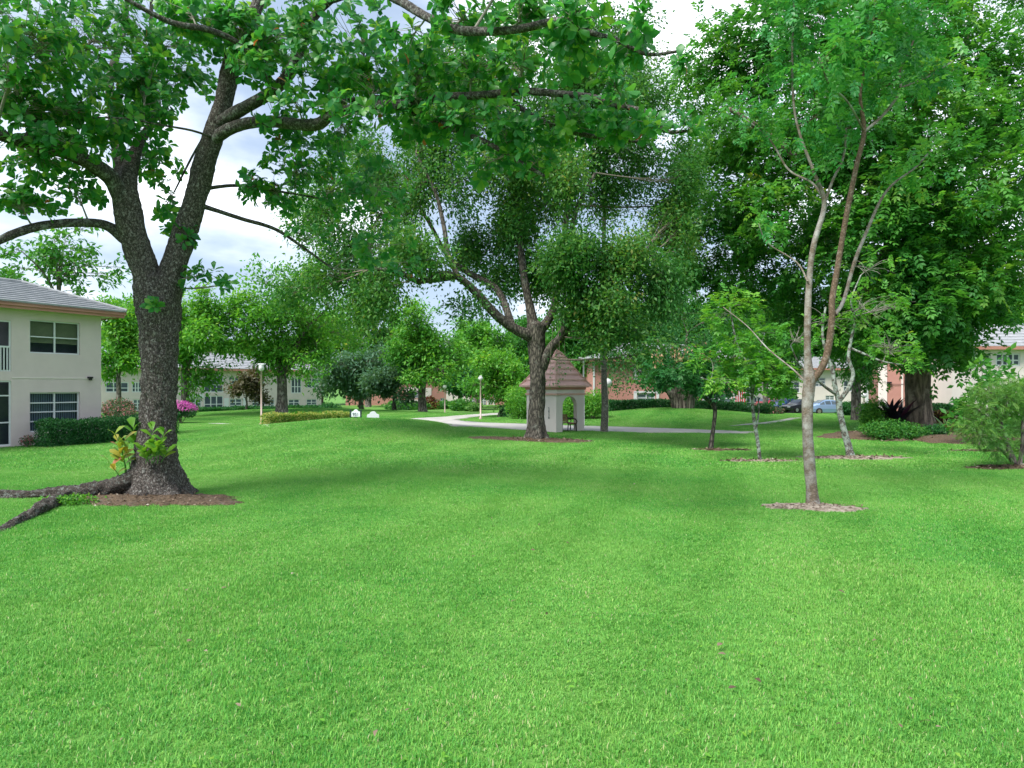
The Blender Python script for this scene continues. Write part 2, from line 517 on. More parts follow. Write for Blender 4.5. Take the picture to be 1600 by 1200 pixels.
M['sign_lav'] = mat('sign_lav', (0.66, 0.68, 0.76), (0.72, 0.74, 0.8), 4, 0.5)
M['sign_ink'] = mat('sign_ink', (0.03, 0.08, 0.09), None, rough=0.5)
M['tyre'] = mat('tyre', (0.012, 0.012, 0.012), (0.02, 0.02, 0.02), 10, 0.85)
M['rim'] = mat('rim', (0.45, 0.46, 0.47), None, rough=0.3, metal=0.8)
M['lamp_glass'] = mat('lamp_glass', (0.7, 0.72, 0.74), None, rough=0.1, spec=0.6)
M['tail'] = mat('tail', (0.35, 0.02, 0.02), None, rough=0.2, spec=0.5)
M['red'] = mat('red', (0.5, 0.03, 0.04), None, rough=0.6)
M['hip_green'] = mat('hip_green', (0.05, 0.16, 0.03), (0.1, 0.25, 0.05), 8, 0.9)


# ------------------------------------------------------------------ leaves
def T_small():
    V = np.array([(0, 0, 0), (0.45, -0.24, 0.06), (1, 0, -0.06), (0.45, 0.24, 0.06)], float)
    return V, np.array([(0, 1, 2), (0, 2, 3)])


def T_big():
    xs = [0.0, 0.34, 0.72, 1.0]
    ws = [0.02, 0.17, 0.275, 0.05]
    zs = [0.0, 0.05, 0.01, -0.12]
    V, T = [], []
    for x, w, z in zip(xs, ws, zs):
        V += [(x, -w, z + 0.16 * w), (x, 0, z), (x, w, z + 0.16 * w)]
    for i in range(len(xs) - 1):
        a = 3 * i
        for k in (0, 1):
            T += [(a + k, a + 3 + k, a + 4 + k), (a + k, a + 4 + k, a + 1 + k)]
    return np.array(V, float), np.array(T)


def T_spray(pairs=4, droop=0.35, wid=0.2, ll=0.42):
    """pinnate leaf: hanging leaflets on a rachis"""
    V, T = [], []
    S, ST = T_small()
    S = S * np.array([ll, wid * 2 * ll / 0.42, 1.0])
    spots = []
    for i in range(pairs):
        x = 0.2 + 0.7 * i / max(pairs - 1, 1)
        for s in (-1, 1):
            spots.append((x, s * 0.9))
    spots.append((0.95, 0.0))
    for x, an in spots:
        c, s_ = math.cos(an), math.sin(an)
        b = len(V)
        for p in S:
            q = (x + p[0] * c - p[1] * s_, p[0] * s_ + p[1] * c, p[2] * 0.5 - droop * x * x - droop * 0.9 * p[0])
            V.append(q)
        T += [(b, b + 1, b + 2), (b, b + 2, b + 3)]
    return np.array(V, float), np.array(T)


def T_strap(n=5, w=0.07, bend=0.35):
    V, T = [], []
    for i in range(n + 1):
        t = i / n
        ww = w * (1 - t ** 2.2) * (0.6 + 0.8 * min(t * 3, 1))
        V += [(t, -ww, -bend * t * t + 0.25 * ww), (t, 0, -bend * t * t), (t, ww, -bend * t * t + 0.25 * ww)]
    for i in range(n):
        a = 3 * i
        for k in (0, 1):
            T += [(a + k, a + 3 + k, a + 4 + k), (a + k, a + 4 + k, a + 1 + k)]
    return np.array(V, float), np.array(T)


TEMPL = {'small': T_small(), 'big': T_big(), 'spray': T_spray(3, 0.35, 0.24, 0.48), 'strap': T_strap(),
         'fine': T_spray(6, 0.3, 0.1, 0.3), 'palm': T_spray(2, 0.5, 0.2, 0.6)}


def unit(a):
    return a / np.maximum(np.linalg.norm(a, axis=-1, keepdims=True), 1e-9)


def frames(d, n):
    d = unit(d)
    n = n - (n * d).sum(1, keepdims=True) * d
    n = unit(n)
    s = np.cross(n, d)
    return d, s, n


def leaf_arrays(pos, d, n, size, tname):
    TV, TT = TEMPL[tname]
    a, b, c = frames(d, n)
    m, k = len(pos), len(TV)
    V = pos[:, None, :] + size[:, None, None] * (TV[None, :, 0, None] * a[:, None, :] + TV[None, :, 1, None] * b[:, None, :] + TV[None, :, 2, None] * c[:, None, :])
    T = TT[None] + (np.arange(m) * k)[:, None, None]
    return V.reshape(-1, 3), T.reshape(-1, 3)


def leaf_mesh(name, pos, d, n, size, rnd, tname):
    V, T = leaf_arrays(pos, d, n, size, tname)
    k = len(TEMPL[tname][0])
    return np_mesh(name, V, [T], attrs={'rnd': np.repeat(np.clip(rnd, 0, 1), k)})


def rdir(m):
    return unit(rng.normal(size=(m, 3)))


def catmull(pts, step):
    pts = np.asarray(pts, float)
    n = len(pts)
    if n == 2:
        k = max(2, int(np.linalg.norm(pts[1, :3] - pts[0, :3]) / step))
        return pts[0] + (pts[1] - pts[0]) * np.linspace(0, 1, k + 1)[:, None]
    ext = np.vstack([2 * pts[0] - pts[1], pts, 2 * pts[-1] - pts[-2]])
    out = []
    for i in range(n - 1):
        p0, p1, p2, p3 = ext[i:i + 4]
        k = max(2, int(np.linalg.norm(p2[:3] - p1[:3]) / step))
        t = np.linspace(0, 1, k, endpoint=False)[:, None]
        out.append(0.5 * (2 * p1 + (p2 - p0) * t + (2 * p0 - 5 * p1 + 4 * p2 - p3) * t ** 2 + (3 * p1 - p0 - 3 * p2 + p3) * t ** 3))
    out.append(pts[-1:])
    return np.vstack(out)


def tube_np(path, rad, sides, flare=None, knob=0.0):
    """swept tube; flare(z) -> extra radius factor by angle"""
    n = len(path)
    T = np.gradient(path, axis=0)
    T = unit(T)
    ref = np.array([0.31, 0.87, 0.1]) if abs(T[0, 2]) > 0.6 else np.array([0.1, 0.2, 1.0])
    A = np.zeros((n, 3))
    a = ref - (ref @ T[0]) * T[0]
    a /= np.linalg.norm(a)
    for i in range(n):
        a = a - (a @ T[i]) * T[i]
        a /= np.linalg.norm(a)
        A[i] = a
    B = np.cross(T, A)
    an = np.linspace(0, 2 * PI, sides, endpoint=False)
    r = np.repeat(np.asarray(rad, float)[:, None], sides, 1)
    if knob:
        ph = rng.random(6) * 6.28
        s = np.linspace(0, n * 0.35, n)[:, None]
        w = np.sin(s * 0.9 + ph[0] + 2 * an) + 0.8 * np.sin(s * 0.53 + ph[1] - 3 * an) + 0.5 * np.sin(s * 1.7 + ph[2] + 5 * an) + 0.7 * np.sin(s * 0.35 + ph[3] + an)
        r = r * (1 + knob * w)
        r = r * (1 + knob * 0.5 * rng.normal(size=r.shape))
        if sides >= 26:        # bark ridges running along the stem, broken up by length
            rg = rng.normal(size=(n // 5 + 2, sides))
            rg = np.repeat(rg, 5, 0)[:n]
            r = r * (1 + knob * 1.0 * rg)
    if flare is not None:
        r = r * flare(path[:, 2][:, None], an[None, :])
    V = path[:, None, :] + r[:, :, None] * (np.cos(an)[None, :, None] * A[:, None, :] + np.sin(an)[None, :, None] * B[:, None, :])
    i = np.arange(n - 1)[:, None] * sides
    k = np.arange(sides)[None, :]
    k2 = (k + 1) % sides
    Q = np.stack([i + k, i + k2, i + sides + k2, i + sides + k], -1).reshape(-1, 4)
    # end cap vertex fan
    V = V.reshape(-1, 3)
    V = np.vstack([V, path[-1] + T[-1] * rad[-1] * 0.6])
    last = len(V) - 1
    kk = np.arange(sides)
    C = np.stack([(n - 1) * sides + kk, (n - 1) * sides + (kk + 1) % sides, np.full(sides, last)], -1)
    return V, Q, C


def twigs_np(A, B, r0, r1, sag, sides=3, segs=3):
    m = len(A)
    L = np.linalg.norm(B - A, axis=1)
    mid = (A + B) / 2 + np.stack([np.zeros(m), np.zeros(m), sag * L], -1) + rng.normal(size=(m, 3)) * (0.08 * L)[:, None]
    t = np.linspace(0, 1, segs + 1)
    pts = ((1 - t) ** 2)[None, :, None] * A[:, None] + (2 * t * (1 - t))[None, :, None] * mid[:, None] + (t ** 2)[None, :, None] * B[:, None]
    d = unit(B - A)
    ref = np.where(np.abs(d[:, 2:3]) > 0.8, np.array([[1.0, 0, 0]]), np.array([[0, 0, 1.0]]))
    a = unit(np.cross(d, ref))
    b = np.cross(d, a)
    an = np.linspace(0, 2 * PI, sides, endpoint=False)
    ring = np.cos(an)[None, :, None] * a[:, None] + np.sin(an)[None, :, None] * b[:, None]
    rr = np.asarray(r0)[:, None] * (1 - t)[None] + np.asarray(r1)[:, None] * t[None]
    V = pts[:, :, None, :] + rr[:, :, None, None] * ring[:, None]
    V = V.reshape(-1, 3)
    base = (np.arange(m) * (segs + 1) * sides)[:, None, None]
    i = (np.arange(segs) * sides)[None, :, None]
    k = np.arange(sides)[None, None, :]
    k2 = (k + 1) % sides
    Q = np.stack([base + i + k, base + i + k2, base + i + sides + k2, base + i + sides + k], -1).reshape(-1, 4)
    return V, Q, pts


class Tree:
    def __init__(s, name, label, base, D, cat='tree', group=None):
        s.base = np.asarray(base, float)
        s.D = D
        s.o = empty(name, s.base, 0, label, cat, group)
        s.V, s.Q, s.C, s.n = [], [], [], 0
        s.sp, s.sr = [], []
        s.tV, s.tQ, s.tn = [], [], 0
        s.ls = 1.0

    def limb_w(s, pts, sides=10, step=0.25, flare=None, knob=0.05, sample=True):
        """pts rows: x y z r (world)"""
        c = catmull(pts, step)
        c[:, 3] = np.maximum(c[:, 3], 0.004)
        V, Q, C = tube_np(c[:, :3], c[:, 3], sides, flare, knob)
        s.V.append(V)
        s.Q.append(Q + s.n)
        s.C.append(C + s.n)
        s.n += len(V)
        if sample:
            s.sp.append(c[:, :3])
            s.sr.append(c[:, 3])

    def limb(s, pts, **k):
        """pts rows: px py depth-offset diameter-in-px"""
        rows = []
        for px, py, dd, dia in pts:
            D = s.D + dd
            rows.append((*P(px, py, D), dia * s.ls / F * s.D / 2))
        s.limb_w(rows, **k)

    def trunk(s, m, name='trunk'):
        V = np.vstack(s.V) - s.base
        me = np_mesh(name, V, [np.vstack(s.Q), np.vstack(s.C)], smooth=True)
        return link(name, me, m, s.o)

    def blob(s, px, py, dd, rx, ry, rd, n):
        D = s.D + dd
        return (P(px, py, D), np.array([rx / F * D, rd, ry / F * D]), n)

    def grow(s, blobs, spread=0.0, shell=2.0, sag=0.06, twig_r=0.012, t0=0.3, secondary=True):
        SP = np.vstack(s.sp)
        SR = np.concatenate(s.sr)
        tips, tdirs, tb = [], [], []
        for bi, (C, R, n) in enumerate(blobs):
            u = rdir(n)
            tip = C + u * R * (rng.random((n, 1)) ** (1 / shell))
            d = np.linalg.norm(SP - C, axis=1) + 1.2 * np.maximum(SP[:, 2] - C[2], 0)
            j = int(np.argmin(d))
            S = SP[j]
            L = np.linalg.norm(C - S)
            r0 = min(SR[j] * 0.6, 0.010 * L + 0.015)
            V, Q, pts = twigs_np(S[None], C[None], [r0], [max(r0 * 0.35, twig_r)], sag, 6, 6)
            s.tV.append(V); s.tQ.append(Q + s.tn); s.tn += len(V)
            t = rng.uniform(t0, 1.0, n)
            seg = pts[0]
            ii = np.minimum((t * 6).astype(int), 5)
            fr = (t * 6 - ii)[:, None]
            A = seg[ii] * (1 - fr) + seg[ii + 1] * fr
            V, Q, _ = twigs_np(A, tip, np.full(n, twig_r), np.full(n, twig_r * 0.35), sag, 3, 3)
            s.tV.append(V); s.tQ.append(Q + s.tn); s.tn += len(V)
            tips.append(tip)
            tdirs.append(unit(tip - A))
            tb.append(np.full(n, bi))
        return np.vstack(tips), np.vstack(tdirs), np.concatenate(tb)

    def branches(s, m, name='branches'):
        me = np_mesh(name, np.vstack(s.tV) - s.base, [np.vstack(s.tQ)], smooth=True)
        return tag(link(name, me, m, s.o), kind='stuff')

    def flush(s, m, name):
        """build what has been added since the last part as a part of its own"""
        o = s.trunk(m, name)
        s.V, s.Q, s.C, s.n = [], [], [], 0
        return o

    def cluster(s, tips, tdirs, tb, k, rs, size, m, tname='small', up=0.7, droop=0.3, name='crown', bright=0.25, flat=0.8):
        n = len(tips)
        pos = np.repeat(tips, k, 0) + rng.normal(size=(n * k, 3)) * np.array([rs, rs, rs * flat])
        d = np.repeat(tdirs, k, 0) * 0.6 + rdir(n * k) * 0.8
        d[:, 2] -= droop
        nr = rdir(n * k) * (1 - up) * 1.6
        nr[:, 2] += up
        sz = size * rng.uniform(0.65, 1.25, n * k)
        nb = int(tb.max()) + 1
        r = 0.45 * rng.random(n * k) + bright * np.repeat(rng.random(nb)[tb], k) + 0.3 * np.repeat(rng.random(n), k)
        me = leaf_mesh(name, pos - s.base, d, nr, sz, r, tname)
        return tag(link(name, me, m, s.o), kind='stuff')


def auto_tree(name, label, px, base_py, D, cr, trunk_px, leafm, barkm, nb=14, tips=36, k=22, size=0.2, rs=0.55, group=None, fork=0.35, lean=0.0, tname='small', zbase=None, rd=None, forks=2, up=0.7, droop=0.3, spread=0.34):
    """cr = crown box in px (x0, y0, x1, y1)"""
    b = ground(px, D)
    if zbase is not None: b[2] = zbase
    t = Tree(name, label, b, D, group=group)
    x0, y0, x1, y1 = cr
    c = P((x0 + x1) / 2, (y0 + y1) / 2, D)
    R = np.array([(x1 - x0) / 2 / F * D, rd or (x1 - x0) / 2 / F * D * 0.9, (y1 - y0) / 2 / F * D])
    r = trunk_px / F * D / 2
    fz = c[2] - R[2] * (1 - fork)
    fz = max(fz, b[2] + 0.6)
    fk = np.array([b[0] + lean, b[1], fz])
    mid = (b + fk) / 2 + np.array([rng.normal() * 0.06, 0, 0])
    t.limb_w([(*(b - np.array([0, 0, 0.15])), r * 1.5), (*(b + np.array([0, 0, 0.25])), r * 1.12), (*mid, r * 0.95), (*fk, r * 0.85)], sides=12, step=0.3)
    cen = []
    nb, tips = int(nb * 1.5), max(5, int(tips / 1.5))
    spread *= 0.8
    for i in range(nb):
        u = rdir(1)[0]
        q = 0.25 + 0.6 * rng.random()
        cen.append(c + u * R * q * (1.25 if i % 3 else 0.75))
    cen = np.array(cen)
    order = rng.permutation(nb)[:max(3, forks + 3)]
    for j in order:
        e = c * 0.15 + cen[j] * 0.85
        m1 = fk * 0.55 + e * 0.45 + np.array([0, 0, 0.12 * np.linalg.norm(e - fk)])
        t.limb_w([(*fk, r * 0.6), (*m1, r * 0.38), (*e, r * 0.14)], sides=7, step=0.5)
    t.trunk(barkm)
    bl = [(cc, R * spread * rng.uniform(0.55, 1.35) * rng.uniform(0.75, 1.3, 3), tips) for cc in cen]
    tp, td, tb = t.grow(bl, twig_r=0.012 * D / 60 + 0.004)
    t.branches(M['twig'])
    t.cluster(tp, td, tb, int(k * 0.88), rs * 0.72, size * 1.68, leafm, tname, up=up, droop=droop)
    return t
# ------------------------------------------------------------------ ground, road, paths
def axis_pts(lo, hi, step, far):
    a = list(np.arange(lo, hi + 1e-6, step))
    s = step
    x = hi
    while x < far:
        s *= 1.45
        x += s
        a.append(x)
    s = step
    x = lo
    while x > -far:
        s *= 1.45
        x -= s
        a.insert(0, x)
    return np.array(a)


gx = axis_pts(-48, 48, 0.6, 2500)
gy = axis_pts(-6, 96, 0.6, 2500)
XX, YY = np.meshgrid(gx, gy)
ZZ = hgt(XX, YY)
nx, ny = len(gx), len(gy)
ii, jj = np.meshgrid(np.arange(nx - 1), np.arange(ny - 1))
q = (jj * nx + ii).ravel()
me = np_mesh('ground', np.stack([XX.ravel(), YY.ravel(), ZZ.ravel()], -1), [np.stack([q, q + 1, q + nx + 1, q + nx], -1)], smooth=True)
tag(link('ground', me, M['soil']), 'level lawn ground with low rounded mounds', None, None, 'structure')


def strip(name, A, B, m, lift=0.03, cross=6, step=0.5, thick=0.12):
    """sheet between two ground polylines (px rows), draped on the terrain with a small edge"""
    a = catmull(np.array([(*G(*p)[:2], 0) for p in A]), step)
    b = catmull(np.array([(*G(*p)[:2], 0) for p in B]), step)
    n = max(len(a), len(b))
    def res(c):
        L = np.concatenate([[0], np.cumsum(np.linalg.norm(np.diff(c, axis=0), axis=1))])
        t = np.linspace(0, L[-1], n * 2)
        return np.stack([np.interp(t, L, c[:, 0]), np.interp(t, L, c[:, 1])], -1)
    def param(P_, c):       # keep the given pairs together
        k = len(P_)
        g = np.array([G(*p)[:2] for p in P_])
        e = np.linspace(0, k - 1, n * 2)
        out = catmull(np.hstack([g, np.zeros((k, 1))]), 0.4)[:, :2]
        return out
    k = len(A)
    ga = np.array([G(*p)[:2] for p in A])
    gb = np.array([G(*p)[:2] for p in B])
    m1 = 12
    def dense(g):
        ext = np.vstack([2 * g[0] - g[1], g, 2 * g[-1] - g[-2]])
        o = []
        for i in range(k - 1):
            p0, p1, p2, p3 = ext[i:i + 4]
            t = np.linspace(0, 1, m1, endpoint=False)[:, None]
            o.append(0.5 * (2 * p1 + (p2 - p0) * t + (2 * p0 - 5 * p1 + 4 * p2 - p3) * t ** 2 + (3 * p1 - p0 - 3 * p2 + p3) * t ** 3))
        o.append(g[-1:])
        return np.vstack(o)
    da, db = dense(ga), dense(gb)
    w = np.linspace(0, 1, cross + 1)
    pts = da[:, None] * (1 - w)[None, :, None] + db[:, None] * w[None, :, None]
    z = hgt(pts[..., 0], pts[..., 1]) + lift
    V = np.concatenate([pts, z[..., None]], -1)
    # side skirts
    lo0, lo1 = V[:, 0].copy(), V[:, -1].copy()
    lo0[:, 2] -= thick
    lo1[:, 2] -= thick
    V = np.concatenate([lo0[:, None], V, lo1[:, None]], 1)
    nr, nc = V.shape[:2]
    i, j = np.meshgrid(np.arange(nc - 1), np.arange(nr - 1))
    qq = (j * nc + i).ravel()
    me = np_mesh(name, V.reshape(-1, 3), [np.stack([qq, qq + 1, qq + nc + 1, qq + nc], -1)])
    o = link(name, me, m)
    return o, np.vstack([da, db[::-1]])


BLOCK_POLY = []
road_near = [(1186, 676.6), (1090, 677), (1000, 676.3), (885, 673.6), (800, 671.3), (740, 667.5), (700, 664), (660, 660.3), (634, 657.4), (636, 655.4), (668, 652.8), (712, 649.8), (760, 646.6), (800, 644.6), (850, 642)]
road_far = [(1186, 675.2), (1090, 671.5), (1000, 668.2), (885, 665), (810, 662.2), (760, 660.5), (735, 658.8), (722, 657.4), (718, 656.2), (722, 654.8), (735, 653.0), (756, 650.6), (785, 648.4), (815, 646.6), (860, 644.4)]
o, poly = strip('road', road_near, road_far, M['concrete'])
tag(o, 'pale concrete drive curving past the small kiosk', None, None, 'structure')
BLOCK_POLY.append(poly)
o, poly = strip('path', [(1140, 666.6), (1185, 663.2), (1225, 658.5), (1262, 653)], [(1139, 666.2), (1180, 661.7), (1215, 657), (1245, 653)], M['concrete'], cross=3)
tag(o, 'narrow grey walkway beside the fig tree mound', None, None, 'structure')
BLOCK_POLY.append(poly)
o, poly = strip('path', [(326, 662.6), (350, 662.8), (390, 666.2), (420, 667.6)], [(326, 661.8), (350, 662), (390, 665.0), (420, 666)], M['concrete'], cross=3)
tag(o, 'thin pale walkway in front of the long cream apartment block', None, None, 'structure')
BLOCK_POLY.append(poly)
# parking bay behind the right-hand lawn
v = []
pb = MB()
for x0, x1, y0, y1 in ((26, 52, 68, 84),):
    pz = -0.30
    pb.box(x0, x1, y0, y1, pz - 0.3, pz)
tag(pb.build('parking_bay', M['asphalt']), 'dark asphalt parking bay under the parked cars', None, None, 'structure')

# mulch and bare-soil beds round the trees: (px, py, rx m, ry m, height, material, name, label)
BEDS = []


def bed(px, py, rx, ry, hh, m, label, wob=0.3, name='mulch_bed'):
    c = G(px, py)
    n, rings = 64, 12
    ph = rng.random(4) * 6.28
    V = []
    an = np.linspace(0, 2 * PI, n, endpoint=False)
    w = 1 + wob * (np.sin(2 * an + ph[0]) * 0.5 + np.sin(3 * an + ph[1]) * 0.4 + np.sin(5 * an + ph[2]) * 0.3) + 0.10 * rng.normal(size=n)
    for r in range(rings + 1):
        t = r / rings
        x = c[0] + rx * w * t * np.cos(an)
        y = c[1] + ry * w * t * np.sin(an)
        z = hgt(x, y) + hh * (1 - t ** 2) + 0.012 * rng.normal(size=n) * (t < 1) + (0.02 if t < 1 else -0.05)
        V.append(np.stack([x, y, z], -1))
    V = np.concatenate(V)
    i, j = np.meshgrid(np.arange(n), np.arange(rings))
    a = j * n + i
    b = j * n + (i + 1) % n
    Q = np.stack([a, b, b + n, a + n], -1).reshape(-1, 4)
    me = np_mesh(name, V, [Q], smooth=True)
    o = tag(link(name, me, m), label, None, None, 'structure')
    BEDS.append((c[0], c[1], rx * 0.97, ry * 0.97, hh))
    return o


bed(236, 783, 1.9, 0.9, 0.10, M['mulch'], 'bare brown mulch round the foot of the big left tree')
bed(838, 689, 2.7, 0.85, 0.10, M['mulch'], 'thin brown mulch round the forked tree before the kiosk')
bed(1272, 794, 1.05, 0.42, 0.05, M['sand'], 'sandy bare ring round the slim forked tree', name='bare_soil')
bed(1322, 716.5, 2.0, 0.45, 0.05, M['sand'], 'worn sandy strip round the leaning lichen trunk', name='bare_soil')
bed(1188, 721, 1.3, 0.26, 0.03, M['sand'], 'straw-coloured bare strip at the thin pale trunk', name='bare_soil')
bed(1128, 704, 1.2, 0.3, 0.04, M['mulch'], 'small mulch patch at the dark slender trunk')
bed(1432, 684, 4.4, 3.4, 0.30, M['mulch'], 'dark mulch mound under the giant right-hand tree')
bed(1585, 731, 1.6, 0.5, 0.05, M['mulch'], 'dark mulch at the foot of the feathery shrub')
bed(1545, 706, 1.6, 0.4, 0.04, M['mulch'], 'brown mulch strip behind the feathery shrub')


def in_poly(x, y, poly):
    inside = np.zeros(len(x), bool)
    n = len(poly)
    j = n - 1
    for i in range(n):
        xi, yi = poly[i]
        xj, yj = poly[j]
        if yi != yj:
            c = ((yi > y) != (yj > y)) & (x < (xj - xi) * (y - yi) / (yj - yi) + xi)
            inside ^= c
        j = i
    return inside


def blocked(x, y):
    b = np.zeros(len(x), bool)
    rr = rng.random(len(x))
    for cx, cy, rx, ry, hh in BEDS:
        e = ((x - cx) / rx) ** 2 + ((y - cy) / ry) ** 2
        b |= (e < 0.72 + 0.13 * np.sin(x * 5 + y * 9) + 0.1 * np.sin(x * 13 - y * 5)) & ((e < 0.4) | (rr > 0.25))
    for p in BLOCK_POLY:
        b |= in_poly(x, y, p)
    return b


# ------------------------------------------------------------------ lawn grass: blade patches placed by geometry nodes
def grass_mat():
    m, n, l, b = new_mat('grass_blade')
    out = n['Material Output']
    b.inputs['Roughness'].default_value = 0.5
    b.inputs['Specular IOR Level'].default_value = 0.3
    at = n.new('ShaderNodeAttribute')
    at.attribute_name = 'rnd'
    rp = n.new('ShaderNodeValToRGB')
    ramp = [(0, (0.05, 0.27, 0.045)), (0.4, (0.128, 0.42, 0.062)), (0.75, (0.24, 0.53, 0.088)), (0.93, (0.4, 0.58, 0.16)), (1.0, (0.58, 0.52, 0.32))]
    els = rp.color_ramp.elements
    while len(els) < len(ramp):
        els.new(0.5)
    for e, (p, c) in zip(els, ramp):
        e.position = p
        e.color = (*c, 1)
    geo = n.new('ShaderNodeNewGeometry')
    no = n.new('ShaderNodeTexNoise')
    no.inputs['Scale'].default_value = 0.33
    no.inputs['Detail'].default_value = 5
    no.inputs['Roughness'].default_value = 0.6
    l.new(geo.outputs['Position'], no.inputs['Vector'])
    ma = n.new('ShaderNodeMath')
    ma.operation = 'MULTIPLY_ADD'
    ma.inputs[1].default_value = 0.95
    ma.inputs[2].default_value = -0.5
    l.new(no.outputs['Fac'], ma.inputs[0])
    ad = n.new('ShaderNodeMath')
    ad.operation = 'ADD'
    l.new(at.outputs['Fac'], ad.inputs[0])
    l.new(ma.outputs[0], ad.inputs[1])
    l.new(ad.outputs[0], rp.inputs['Fac'])
    n2 = n.new('ShaderNodeTexNoise')          # worn, yellower areas of turf
    n2.inputs['Scale'].default_value = 0.13
    n2.inputs['Detail'].default_value = 8
    n2.inputs['Roughness'].default_value = 0.65
    l.new(geo.outputs['Position'], n2.inputs['Vector'])
    r2 = n.new('ShaderNodeValToRGB')
    r2.color_ramp.elements[0].position = 0.42
    r2.color_ramp.elements[1].position = 0.68
    r2.color_ramp.elements[1].color = (0.5, 0.5, 0.5, 1)
    l.new(n2.outputs['Fac'], r2.inputs['Fac'])
    my = n.new('ShaderNodeMixRGB')
    my.inputs['Color2'].default_value = (0.3, 0.54, 0.12, 1)
    l.new(r2.outputs['Color'], my.inputs['Fac'])
    l.new(rp.outputs['Color'], my.inputs['Color1'])
    l.new(my.outputs['Color'], b.inputs['Base Color'])
    tr = n.new('ShaderNodeBsdfTranslucent')
    l.new(my.outputs['Color'], tr.inputs['Color'])
    mx = n.new('ShaderNodeMixShader')
    mx.inputs['Fac'].default_value = 0.35
    l.new(b.outputs['BSDF'], mx.inputs[1])
    l.new(tr.outputs['BSDF'], mx.inputs[2])
    l.new(mx.outputs['Shader'], out.inputs['Surface'])
    return m


M['grass'] = grass_mat()


def grass_patch(name, s, n, wid, hh, seed):
    r = np.random.default_rng(seed)
    p = np.stack([r.uniform(-s / 2, s / 2, n) * 1.15, r.uniform(-s / 2, s / 2, n) * 1.15, np.full(n, -0.008)], -1)
    az = r.normal(0, 1.95, n)
    lean = np.abs(r.normal(0.55, 0.35, n))
    L = hh * r.uniform(0.5, 1.25, n)
    w = wid * r.uniform(0.6, 1.3, n) / 2
    d = np.stack([np.cos(az), np.sin(az), np.zeros(n)], -1)
    sd = np.stack([-np.sin(az + r.normal(0, 0.6, n)), np.cos(az), np.zeros(n)], -1)
    sd /= np.linalg.norm(sd, axis=1, keepdims=True)
    up = np.array([0, 0, 1.0])
    m1 = p + (d * np.sin(lean * 0.6)[:, None] + up * np.cos(lean * 0.6)[:, None]) * (L * 0.55)[:, None]
    l2 = lean * 1.5 + 0.15
    tip = m1 + (d * np.sin(l2)[:, None] + up * np.cos(l2)[:, None]) * (L * 0.45)[:, None]
    V = np.stack([p - sd * w[:, None], p + sd * w[:, None], m1 + sd * w[:, None] * 0.8, m1 - sd * w[:, None] * 0.8, tip], 1)
    b = (np.arange(n) * 5)[:, None]
    Q = b + np.array([[0, 1, 2, 3]])
    T = b + np.array([[3, 2, 4]])
    rnd = np.clip(r.normal(0.45, 0.26, n), 0, 0.94)
    rnd[r.random(n) < 0.02] = 1.25
    me = np_mesh(name, V.reshape(-1, 3), [Q, T], attrs={'rnd': np.repeat(rnd, 5)})
    me.materials.append(M['grass'])
    return bpy.data.objects.new(name, me)


gcol = bpy.data.collections.new('grass_patches')
for i in range(8):
    gcol.objects.link(grass_patch('blade_patch_a%d' % i, 0.3, 560, 0.0072, 0.054, 100 + i))
for i in range(6):
    gcol.objects.link(grass_patch('blade_patch_b%d' % i, 0.7, 900, 0.019, 0.066, 200 + i))


def scatter(y0, y1, s, idx0, nidx, margin):
    ys = np.arange(y0, y1, s)
    pts = []
    for y in ys:
        hw = 0.745 * y + margin
        xs = np.arange(-hw, hw, s)
        pts.append(np.stack([xs + rng.uniform(-0.5, 0.5) * s, np.full(len(xs), y)], -1))
    p = np.vstack(pts)
    p += rng.uniform(-0.2, 0.2, p.shape) * s
    p = p[~blocked(p[:, 0], p[:, 1])]
    return p, idx0 + rng.integers(0, nidx, len(p))


pa, ia = scatter(1.5, 21, 0.27, 0, 8, 6.0)
pc, ic = scatter(21, 68, 0.6, 8, 6, 7.0)
# keep coarse patches clear of road edges and building feet
GP = np.vstack([pa, pc])
GI = np.concatenate([ia, ic])
gz = hgt(GP[:, 0], GP[:, 1])
e = 0.15
dzx = (hgt(GP[:, 0] + e, GP[:, 1]) - hgt(GP[:, 0] - e, GP[:, 1])) / (2 * e)
dzy = (hgt(GP[:, 0], GP[:, 1] + e) - hgt(GP[:, 0], GP[:, 1] - e)) / (2 * e)
gm = bpy.data.meshes.new('lawn_grass')
gm.vertices.add(len(GP))
gm.vertices.foreach_set('co', np.ascontiguousarray(np.stack([GP[:, 0], GP[:, 1], gz], -1), dtype=np.float32).ravel())
# rotation: tilt with the terrain (small angles), then a random turn folded into the patch choice
a1 = gm.attributes.new('rot', 'FLOAT_VECTOR', 'POINT')
rot = []
for k in range(len(GP)):
    nrm = Vector((-dzx[k], -dzy[k], 1)).normalized()
    qn = Vector((0, 0, 1)).rotation_difference(nrm)
    st_ = math.floor((GP[k, 0] * 0.951 - GP[k, 1] * 0.309 + 0.25 * math.sin(GP[k, 1] * 0.3)) / 1.15) % 2     # mowing runs
    ez = Matrix.Rotation(1.257 + PI * st_ + random.gauss(0, 0.9), 3, 'Z')
    rot.append(tuple((qn.to_matrix() @ ez).to_euler()))
a1.data.foreach_set('vector', np.array(rot, dtype=np.float32).ravel())
a2 = gm.attributes.new('pick', 'INT', 'POINT')
a2.data.foreach_set('value', GI.astype(np.int32))
a3 = gm.attributes.new('size', 'FLOAT', 'POINT')
tall = 0.9 + 0.25 * np.sin(GP[:, 0] * 0.7 + 1) * np.sin(GP[:, 1] * 0.6) + 0.12 * rng.normal(size=len(GP))
a3.data.foreach_set('value', np.clip(tall, 0.65, 1.35).astype(np.float32))
go = link('lawn_grass', gm)
tag(go, 'bright green mown lawn grass covering the ground', 'grass', None, 'stuff')
